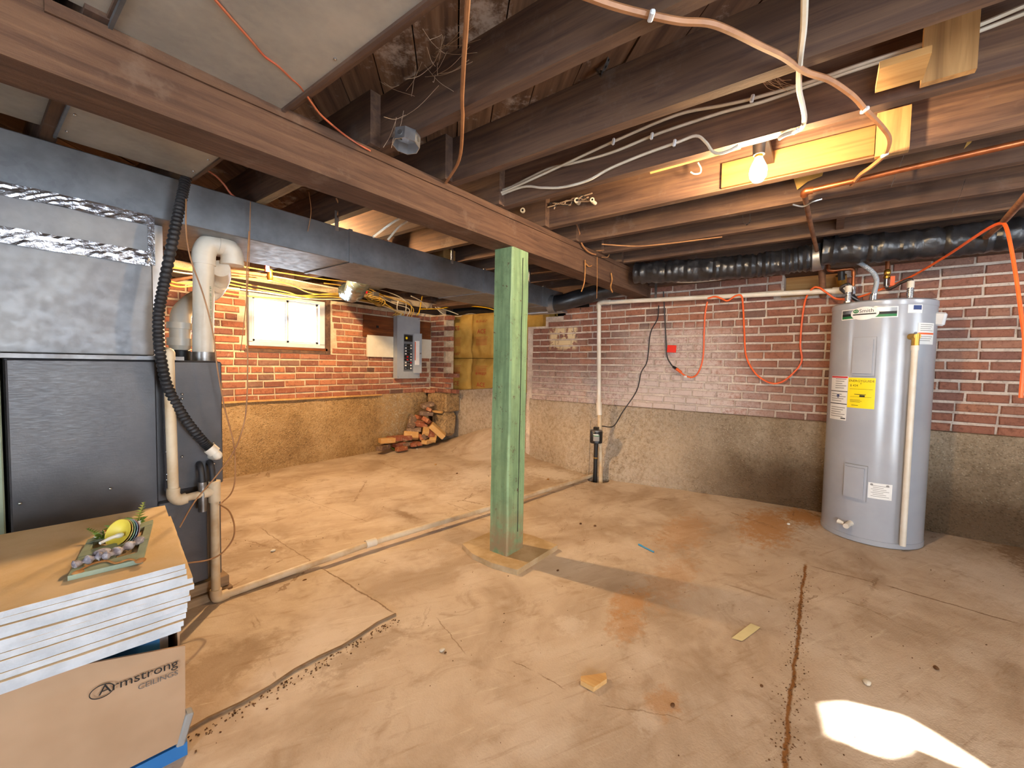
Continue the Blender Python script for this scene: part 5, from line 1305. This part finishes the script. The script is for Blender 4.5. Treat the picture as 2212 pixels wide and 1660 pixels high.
t = T('cable_bundle', 'loose coil of yellowed cable hanging above the backing board', 'cable', at(806, 645, 'y', 4.35))
for k in range(4):
    c0 = Vector(at(806+4*k, 642+2*k, 'y', 4.35)); part('loop', G().tube([c0+Vector((.09*math.cos(a), .02*math.sin(a*2+k), .045*math.sin(a)-.01*k)) for a in np.linspace(0, 2*PI, 22)], .006, 6), 'romex_yellow', t, True)
o = part('junction_box', G().obox(at(810, 636, 'y', 4.33), (.07, .06, .05)), 'galv'); tag(o, 'small metal junction box above the coil of cable by the window', 'junction box')
o = part('wire_connector', G().obox(at(790, 632, 'y', 4.3), (.03, .03, .025)), 'red_label'); tag(o, 'red wire connector among the cables above the window', 'connector')
# gas line with valve, above window
t = T('gas_pipe', 'rusty gas pipe with a red-handled valve above the window', 'pipe', at(560, 600, 'y', 3.6))
part('run', G().tube([at(355, 610, 'y', 3.7), at(480, 584, 'y', 3.7), at(582, 596, 'y', 3.7)], .016, 12), 'rusty_pipe', t, True)
part('valve', G().lathe([(.016, -.06), (.022, -.05), (.022, -.02), (.018, 0), (.022, .02), (.016, .03)], Matrix.Translation(at(583, 590, 'y', 3.68)), 12), 'brass', t, True)
part('handle', G().obox(at(577, 581, 'y', 3.65), (.03, .02, .05)), 'red_label', t)
o = part('old_cleanout', G().tube([at(470, 640, 'y', 3.3), at(468, 600, 'y', 3.3)], [.03, .036], 12), 'rusty_pipe', None, True); tag(o, 'dark pipe stub behind the flue pipe', 'pipe'); bpy.data.objects.remove(o)
# ------------------------------------------------------------------ loose bricks in the corner
lb_mesh = {}
def loose(label, px, py, y, rz, rx=0, ry=0, m='loose_tan', s=1.0):
    p = at(px, py, 'y', y)
    if m not in lb_mesh:
        g = G().obox((0, 0, 0), (.20, .098, .060), (0, 0, 0), .005); lb_mesh[m] = mesh_of('loose_brick', g, (0, 0, 0), False, [MT[m]])
    o = bpy.data.objects.new('loose_brick', lb_mesh[m]); COL.objects.link(o); o.location = p; o.rotation_euler = (rx, ry, rz); o.scale = (s*.93, s*.93, s*.93)
    tag(o, label, 'brick', 'loose bricks heaped in the corner'); return o
LB = [
 ('grey-brown loose brick at the left end of the heap, on the floor', 828, 967, 4.40, .35, .0, .0, 'loose_grey', 1.0),
 ('tan loose brick lying on the leftmost grey brick of the heap', 836, 952, 4.40, -.25, 0, .04, 'loose_tan', 1.05),
 ('orange-red loose brick beside the tan brick at the left of the heap', 852, 948, 4.45, -.3, .1, 0, 'loose_red', 1.0),
 ('red loose brick lying alone on the floor in front of the heap', 867, 970, 4.30, -.02, 0, 0, 'loose_red', .8),
 ('red-brown loose brick in the bottom row under the pale bricks', 862, 961, 4.42, .1, 0, 0, 'loose_red', .9),
 ('dark loose brick in the middle of the bottom row', 877, 960, 4.42, .05, 0, 0, 'loose_grey', .85),
 ('brown loose brick in the bottom row right of the dark one', 890, 960, 4.40, 1.2, 0, 0, 'loose_red', .85),
 ('small red loose brick in the bottom row near its right end', 901, 958, 4.40, 1.4, 0, 0, 'loose_red', .85),
 ('tan loose brick at the right end of the bottom row', 924, 954, 4.40, .25, 0, 0, 'loose_tan', .95),
 ('red and white loose brick leaning behind the tan bricks at the left', 874, 946, 4.45, -.5, .2, 0, 'loose_red', 1.0),
 ('large tan loose brick standing on end in the middle of the heap', 888, 941, 4.43, -.6, .9, .1, 'loose_tan', 1.05),
 ('grey loose brick lying across the middle of the heap', 894, 928, 4.45, -.7, .1, 0, 'loose_grey', 1.05),
 ('brown loose brick standing upright low in the heap', 907, 944, 4.42, 1.1, 1.2, 0, 'loose_red', .8),
 ('brown loose brick right of the upright one low in the heap', 920, 943, 4.42, .5, .9, 0, 'loose_grey', .8),
 ('tan loose brick propped diagonally in the right half of the heap', 920, 930, 4.44, .8, .3, -.45, 'loose_tan', .95),
 ('brown loose brick under the propped tan brick', 932, 936, 4.45, .8, .3, -.45, 'loose_red', .9),
 ('tan loose brick at the lower right of the heap', 936, 944, 4.42, .7, .2, -.45, 'loose_tan', 1.0),
 ('long tan loose brick leaning down the right flank of the heap', 945, 931, 4.40, -.7, .2, .75, 'loose_tan', 1.35),
 ('large brown loose brick tilted at the left of the upper heap', 890, 911, 4.47, .7, .6, -.6, 'loose_grey', 1.1),
 ('pinkish loose brick in the centre of the upper heap', 908, 916, 4.46, -.5, .4, .2, 'loose_red', 1.0),
 ('dark red loose brick tilted at the right of the upper heap', 922, 909, 4.46, .6, .5, .3, 'loose_red', 1.05),
 ('dark loose brick wedged behind the upper heap', 907, 902, 4.52, .2, .3, .2, 'loose_red', .8),
 ('grey loose brick near the top of the heap, half turned', 920, 893, 4.47, -.5, .1, .1, 'loose_grey', 1.0),
 ('reddish loose brick leaning below the topmost grey brick', 927, 887, 4.49, .8, .4, .3, 'loose_red', .8),
 ('greyish loose brick at the very top of the heap', 923, 875, 4.50, -.3, .2, -.2, 'loose_grey', .95),
 ('single loose brick left on the ledge beside the wall stub', 927, 845, 4.50, -.4, .1, .1, 'loose_red', .85)]
for a in LB:
    a = list(a)
    if a[1] > 900 and a[2] > 860: a[3] -= .17*min(1, (a[1]-900)/30)
    loose(*a)
def sprig(c, n, h, m, seed, parent=None, spread=1.0):
    r_ = random.Random(seed); g = G()
    for i in range(n):
        a = r_.uniform(0, 2*PI); l = h*r_.uniform(.5, 1); tip = (c[0]+math.cos(a)*l*spread, c[1]+math.sin(a)*l*spread, c[2]+l*r_.uniform(.3, .9)); w_ = h*.06
        g.add([(c[0]-w_, c[1], c[2]), (c[0]+w_, c[1], c[2]), ((c[0]+tip[0])/2+w_, (c[1]+tip[1])/2, (c[2]+tip[2])/2+.01), tip], [(0, 1, 2), (0, 2, 3)])
    return g
o = part('weed', sprig(at(853, 974, 'z', 0.0), 26, .07, 'leaf', 3), 'leaf'); tag(o, 'small green weed growing at the foot of the loose bricks', 'weed')

# ------------------------------------------------------------------ stacked ceiling tiles on a cardboard carton
ANG = math.radians(-7.5); CN = Vector((.345, 1.352, 0))
ux = Vector((-math.cos(ANG), -math.sin(ANG), 0)); uy = Vector((-math.sin(ANG), math.cos(ANG), 0)); 
ux = Vector((-.9925, .1216, 0)); uy = Vector((.1600, .9871, 0))
def loc_(a, b, z, c=CN): q = c+ux*a+uy*b; return (q.x, q.y, z)
r_ = random.Random(3); NT = 12; zt = .600; th = .0152
for i in range(NT):
    z1 = zt-i*th; z0 = z1-th+.0012
    dx = -.018*min(1, i/4.0)+r_.uniform(-.008, .006)+(.010 if i > 6 else 0)+.004*max(0, i-8); dy = r_.uniform(-.006, .006)+(.03 if i == 1 else 0)*0
    tl = -.010*i/NT
    P_ = [loc_(dx, dy, z0), loc_(dx+.62, dy, z0), loc_(dx+.62, dy+.61, z0), loc_(dx, dy+.61, z0)]
    t = T('ceiling_tile', f'{ORD[i]} white ceiling tile from the top of the stack on the carton' if i else 'topmost ceiling tile of the stack, tan backing up, under the decoration', 'ceiling tile', P_[0], 'stacked ceiling tiles')
    n = 24
    def edge(u, k, i=i): return .0022*nz(u*9, i*3.1, k)
    g = G(); bot = []; ins = .004
    for (a, b) in (((0, 0), (1, 0)), ((1, 0), (1, 1)), ((1, 1), (0, 1)), ((0, 1), (0, 0))):
        for k in range(n):
            s_ = k/n; x = a[0]+(b[0]-a[0])*s_; y = a[1]+(b[1]-a[1])*s_; bot.append((x, y))
    vb, vm = [], []
    for k, (x, y) in enumerate(bot):
        e = edge(k*.31, 1); q = loc_(dx+x*.62-(.5-x)*e, dy+y*.61-(.5-y)*2*e, z0+.0006*nz(k, i)); vb.append(q)
        e2 = edge(k*.31, 5); vm.append(loc_(dx+x*.62-(.5-x)*e2, dy+y*.61-(.5-y)*2*e2, z1-.0004))
    m = len(bot); g.add(vb+vm, [tuple(range(m-1, -1, -1))]+[(k, (k+1) % m, m+(k+1) % m, m+k) for k in range(m)])
    part('core', g, 'tile_white', t)
    part('backing', G().add([(p[0], p[1], z1-.0004) for p in vm]+[(p[0], p[1], z1) for p in vm], [tuple(range(m, 2*m))]+[(k, (k+1) % m, m+(k+1) % m, m+k) for k in range(m)]), 'tile_back', t)
ZB = zt-NT*th
bx = T('cardboard_carton', 'open brown carton of ceiling tiles with blue trim and printed lettering', 'cardboard box', loc_(.3, .3, 0))
CB = CN+ux*(-.005)+uy*.075
def lc(a, b, z): return loc_(a, b, z, CB)
def wallb(a0, b0, a1, b1, z0, z1, th_=.005, lean=0.0):
    p = [Vector(lc(a0, b0, z0)), Vector(lc(a1, b1, z0)), Vector(lc(a1, b1, z1)), Vector(lc(a0, b0, z1))]
    p[2] += uy*-lean; p[3] += uy*-lean
    nn = (p[1]-p[0]).cross(p[3]-p[0]).normalized()*th_
    return G().prism(p, nn)
FZ0, FZ1, LN = .055, .352, .035
_p = [Vector(lc(0, 0, FZ0)), Vector(lc(.66, 0, FZ0)), Vector(lc(.66, 0, FZ1+.17))-uy*LN*1.5, Vector(lc(0, 0, FZ1))-uy*LN]
part('front_flap', G().prism(_p, (_p[1]-_p[0]).cross(_p[3]-_p[0]).normalized()*.005), 'cardboard', bx)
part('blue_front', wallb(.02, .03, .64, .03, .0, .115, .004, .0), 'blue_card', bx)
part('blue_inner', wallb(.05, .05, .64, .05, .10, ZB-.012, .004, .02), 'blue_card', bx)
part('side_wall', wallb(.012, .02, .012, .62, 0, ZB-.03), 'cardboard', bx)
part('back_wall', wallb(.012, .62, .64, .62, 0, ZB-.002), 'cardboard', bx)
part('far_side_wall', wallb(.64, .02, .64, .62, 0, ZB-.002), 'cardboard', bx)
part('contents', G().prism([lc(.03, .06, .004), lc(.62, .06, .004), lc(.62, .60, .004), lc(.03, .60, .004)], (0, 0, ZB-.006)), 'tile_white', bx)
part('blue_floor_trim', G().prism([lc(-.005, .01, .0), lc(.64, .01, 0), lc(.64, .04, 0), lc(-.005, .04, 0)], (0, 0, .04)), 'blue_card', bx)
# lettering lies on the leaning front flap
fo = Vector(lc(0, 0, FZ0)); fup = (Vector(lc(0, 0, FZ1))-uy*LN-fo).normalized(); fnx = -ux
fn_ = fnx.cross(fup).normalized()
if fn_.dot(Vector(CAM)-fo) < 0: fn_ = -fn_
def onflap(a, h, rot=0.0):
    def f(x, y, z):
        xr = x*math.cos(rot)-y*math.sin(rot); yr = x*math.sin(rot)+y*math.cos(rot)
        q = fo+ux*a+fnx*xr+fup*(h+yr)+fn_*(.0062+z); return tuple(q)
    return f
FH = (Vector(lc(0, 0, FZ1))-uy*LN-fo).length
part('lettering', text_geo('Armstrong', .036, onflap(.094, FH-.036, -.03), 0, 'CENTER', .98), 'ink', bx)
part('lettering', text_geo('CEILINGS', .021, onflap(.058, FH-.068, -.03), 0, 'CENTER', .95), 'dark_grey_ink', bx)
rc = onflap(.166, FH-.035); g = G(); n = 40
for i in range(n):
    a = 2*PI*i/n; w_ = .0016+.0012*abs(math.sin(a))
    g.v += [rc(.021*math.cos(a), .016*math.sin(a), .0002), rc((.021+w_)*math.cos(a), (.016+w_)*math.sin(a), .0002)]
g.f = [(2*i, 2*i+1, (2*i+3) % (2*n), (2*i+2) % (2*n)) for i in range(n)]
part('logo_ring', g, 'ink', bx)
part('torn_corner', G().obox(tuple(Vector(lc(.002, .006, .09))), (.02, .03, .10), (.2, .2, 0), .004), 'grey_ink', bx)
# craft decoration on top
dc = T('wall_decoration', 'pale green framed craft decoration with nested bowls lying on the tiles', 'decoration', at(230, 1200, 'z', .606))
Z = .6008
k = [at(q[0], q[1], 'z', Z+.006) for q in ((146, 1251), (309, 1212), (331, 1127), (190, 1170))]   # near-left, near-right, far-right, far-left
kv = [Vector(p) for p in k]
def fr(u, v, z=0.0): q = (kv[0]*(1-u)+kv[1]*u)*(1-v)+(kv[3]*(1-u)+kv[2]*u)*v; return Vector((q.x, q.y, Z+z))
def bar(u0, v0, u1, v1, h=.012, z0=.0002): return G().prism([fr(u0, v0, z0), fr(u1, v0, z0), fr(u1, v1, z0), fr(u0, v1, z0)], (0, 0, h))
for nm, q in (('rail', (0, 0, 1, .17)), ('rail', (0, .46, 1, .60)), ('rail', (0, .86, 1, 1)), ('stile', (0, .17, .12, .86)), ('stile', (.88, .17, 1, .86)), ('stile', (.46, .17, .56, .86))):
    part(nm, bar(*q, h=.012 if nm == 'rail' else .0105), 'sage_frame', dc)
bc = fr(.62, .62, .03); ax = Vector((-.75, -.45, .45)).normalized(); Mb = Matrix.Translation(bc) @ ax.to_track_quat('Z', 'Y').to_matrix().to_4x4()
for i, m in enumerate(('bowl_pink', 'bowl_blue', 'bowl_mint', 'bowl_cream', 'bowl_yellow')):
    o_ = -.014+i*.0065; rr = .042-.001*i
    part('bowl', G().lathe([(.006, o_-.012), (.022, o_-.008), (rr, o_+.012), (rr-.002, o_+.012), (.020, o_-.005), (.004, o_-.008)], Mb, 26), m, dc, True)
part('spoon', G().tube(spline([fr(.28, .52, .03), fr(.45, .57, .033), fr(.60, .60, .03)], 5), [.004]*3+[.005]*4+[.007]*3+[.004], 8), 'white_label', dc, True)
cl = [fr(.0, .22, .014), fr(.18, .24, .018), fr(.34, .25, .020), fr(.46, .22, .020), fr(.62, .30, .018), fr(.80, .38, .018), fr(.90, .48, .014)]
rw = spline(cl, 8); part('twisted_cloth', G().tube(rw, [.009+.004*math.sin(i*.9)+.003*nz(i*.7, 1) for i in range(len(rw))], 9), 'cloth', dc, True)
part('cloth_knot', G().sphere(tuple(fr(.36, .30, .022)), .015, 10, (1.3, 1, .8)), 'cloth', dc, True)
part('twine_handle', G().tube(spline([fr(.10, .04, .013), fr(.25, .12, .016), fr(.45, .13, .015), fr(.62, .02, .014), fr(.80, .03, .015), fr(.97, -.04, .008)], 6), .0025, 6), 'twine', dc, True)
for q in ((.12, .03), (.97, -.03)): part('twine_end', G().sphere(tuple(fr(*q, .012)), .008, 8, (1.5, 1, .8)), 'twine', dc, True)
for i, q in enumerate(((.26, .86), (.38, .93), (.50, .95), (.60, .93), (.70, .92))):
    part('dried_flower', sprig(tuple(fr(*q, .012)), 26, .024, '', 40+i), 'dried_leaf' if i % 2 else 'white_board', dc)
for q, s_ in (((.25, .85), 50), ((.72, 1.0), 51), ((.42, .95), 52)):
    part('green_sprig', sprig(tuple(fr(*q, .012)), 20, .032, '', s_), 'leaf', dc)
def fern(p0, p1, seed):
    g = G(); a, b = Vector(p0), Vector(p1); d = b-a; sd = d.cross(Vector((0, 0, 1))).normalized()
    for i in range(9):
        c0 = a+d*(i/9); l = .022*(1-i/11)
        for s_ in (-1, 1): g.add([c0, c0+d*.06+sd*s_*l+Vector((0, 0, .004)), c0+d*.10], [(0, 1, 2)])
    g.tube([a, b], .0012, 4); return g
part('fern_sprig', fern(fr(.72, .98, .012), fr(.78, 1.42, .045), 1), 'leaf', dc)
part('fern_sprig', fern(fr(.25, .90, .012), fr(-.06, 1.20, .03), 2), 'leaf', dc)

# ------------------------------------------------------------------ small things on the floor
a = Vector(at(1380, 1177, 'z', .005)); b = Vector(at(1412, 1193, 'z', .005)); d = b-a
pn = T('pen', 'blue pen lying on the floor right of the post', 'pen', tuple(a))
part('barrel', G().tube([a+d*.22, b], .0052, 10), 'blue_pen', pn, True); part('cap', G().tube([a, a+d*.25], .0058, 10), 'blue_pen', pn, True); part('tip', G().tube([a-d*.06, a], [.0015, .005], 8), 'blue_pen', pn, True); part('clip', G().tube([a+d*.0+Vector((0, 0, .0065)), a+d*.22+Vector((0, 0, .0065))], .0012, 5), 'blue_pen', pn)
P_ = [Vector(at(*q, 'z', .002)) for q in ((1580, 1380), (1603, 1387), (1643, 1357), (1622, 1348))]
g = G().grid(lambda u, v: tuple((P_[0]*(1-u)+P_[1]*u)*(1-v)+(P_[3]*(1-u)+P_[2]*u)*v+Vector((0, 0, .0015+.004*(v-.5)**2*u))), 6, 8)
o = part('paper_note', g, 'paper'); tag(o, 'pale yellow slip of paper on the floor near the dirt joint', 'paper')
P_ = [at(*q, 'z', .001) for q in ((1254, 1481), (1282, 1496), (1308, 1480))]
P_ = [P_[0], P_[1], (P_[2][0]+.01, P_[2][1], P_[2][2]), (P_[2][0]+.035, P_[2][1]+.015, P_[2][2]), (P_[0][0]+.02, P_[0][1]+.01, P_[0][2])]
o = part('wood_wedge', G().prism(P_, (0, 0, .017)), 'pale_wood'); tag(o, 'triangular offcut of wood on the floor in the foreground', 'wood wedge')
def pebble(label, px, py, s, m='stone', seed=1):
    p = at(px, py, 'z', 0); r_ = random.Random(seed); g = G().sphere((0, 0, 0), s, 8, (1.3, .9, .55))
    g.v = [(p[0]+v[0]*(1+.25*nz(v[0]*90, v[1]*90, seed)), p[1]+v[1]*(1+.25*nz(v[0]*70, v[2]*90, seed+2)), s*.5+v[2]) for v in g.v]
    o = part('pebble', g, m); tag(o, label, 'pebble', 'pebbles on the floor')
for i, q in enumerate((('white chip of stone near the sun patch', 1872, 1478, .014, 'stone'), ('small tan pebble on the floor left of the wedge', 955, 1407, .010, 'stone'), ('dark grit beside the tan pebble left of the wedge', 962, 1412, .005, 'dirt'), ('white chip on the floor in front of the heater', 1703, 1134, .012, 'white_label'),
        ('white flake on the floor left of the pipe coupling', 590, 1192, .012, 'white_label'), ('white flake near the heap of bricks', 901, 971, .010, 'white_label'), ('yellowish chip on the floor behind the post', 941, 1005, .012, 'loose_tan'), ('dark chip on the floor behind the post, by the pipe', 987, 1024, .010, 'dirt'),
        ('dark chip right of the concrete pad', 1205, 1234, .007, 'dirt'), ('dark chip on the floor beyond the pen', 1285, 1138, .010, 'dirt'), ('dark chip on the floor between post and pen', 1254, 1133, .009, 'dirt'), ('brown chip near the right edge of the floor', 2022, 1446, .010, 'dirt'), ('dark chip below the wedge toward the joint', 1453, 1526, .008, 'dirt'), ('dark chip left of the sun patch', 1645, 1484, .006, 'dirt'),
        ('orange leaf fragment near the sump pipe', 1184, 1037, .012, 'dried_leaf'), ('brown crumb near the raised slab edge', 658, 1257, .011, 'dirt'))):
    pebble(*q, seed=i+2)
# crumbs of dirt along the joints: uncountable
g = G(); r_ = random.Random(77)
def crumb(x, y, s): g.obox((x, y, s*.35), (s*r_.uniform(.7, 1.5), s, s*.7), (r_.uniform(0, 1), r_.uniform(0, 1), r_.uniform(0, 3)))
for i in range(260):
    x = r_.uniform(1.3, 2.9); crumb(x, .052+r_.gauss(0, .022), r_.uniform(.0015, .0045))
for i in range(200):
    x = r_.uniform(.34, 1.15); crumb(x, 1.50-abs(r_.gauss(0, .025)), r_.uniform(.002, .005))
for i in range(500):
    crumb(r_.uniform(.4, 4.0), r_.uniform(-1.0, 4.3), r_.uniform(.0015, .004))
o = part('floor_grit', g, 'dirt'); tag(o, 'scattered dark grit and dirt crumbs on the floor', 'grit'); o['kind'] = 'stuff'
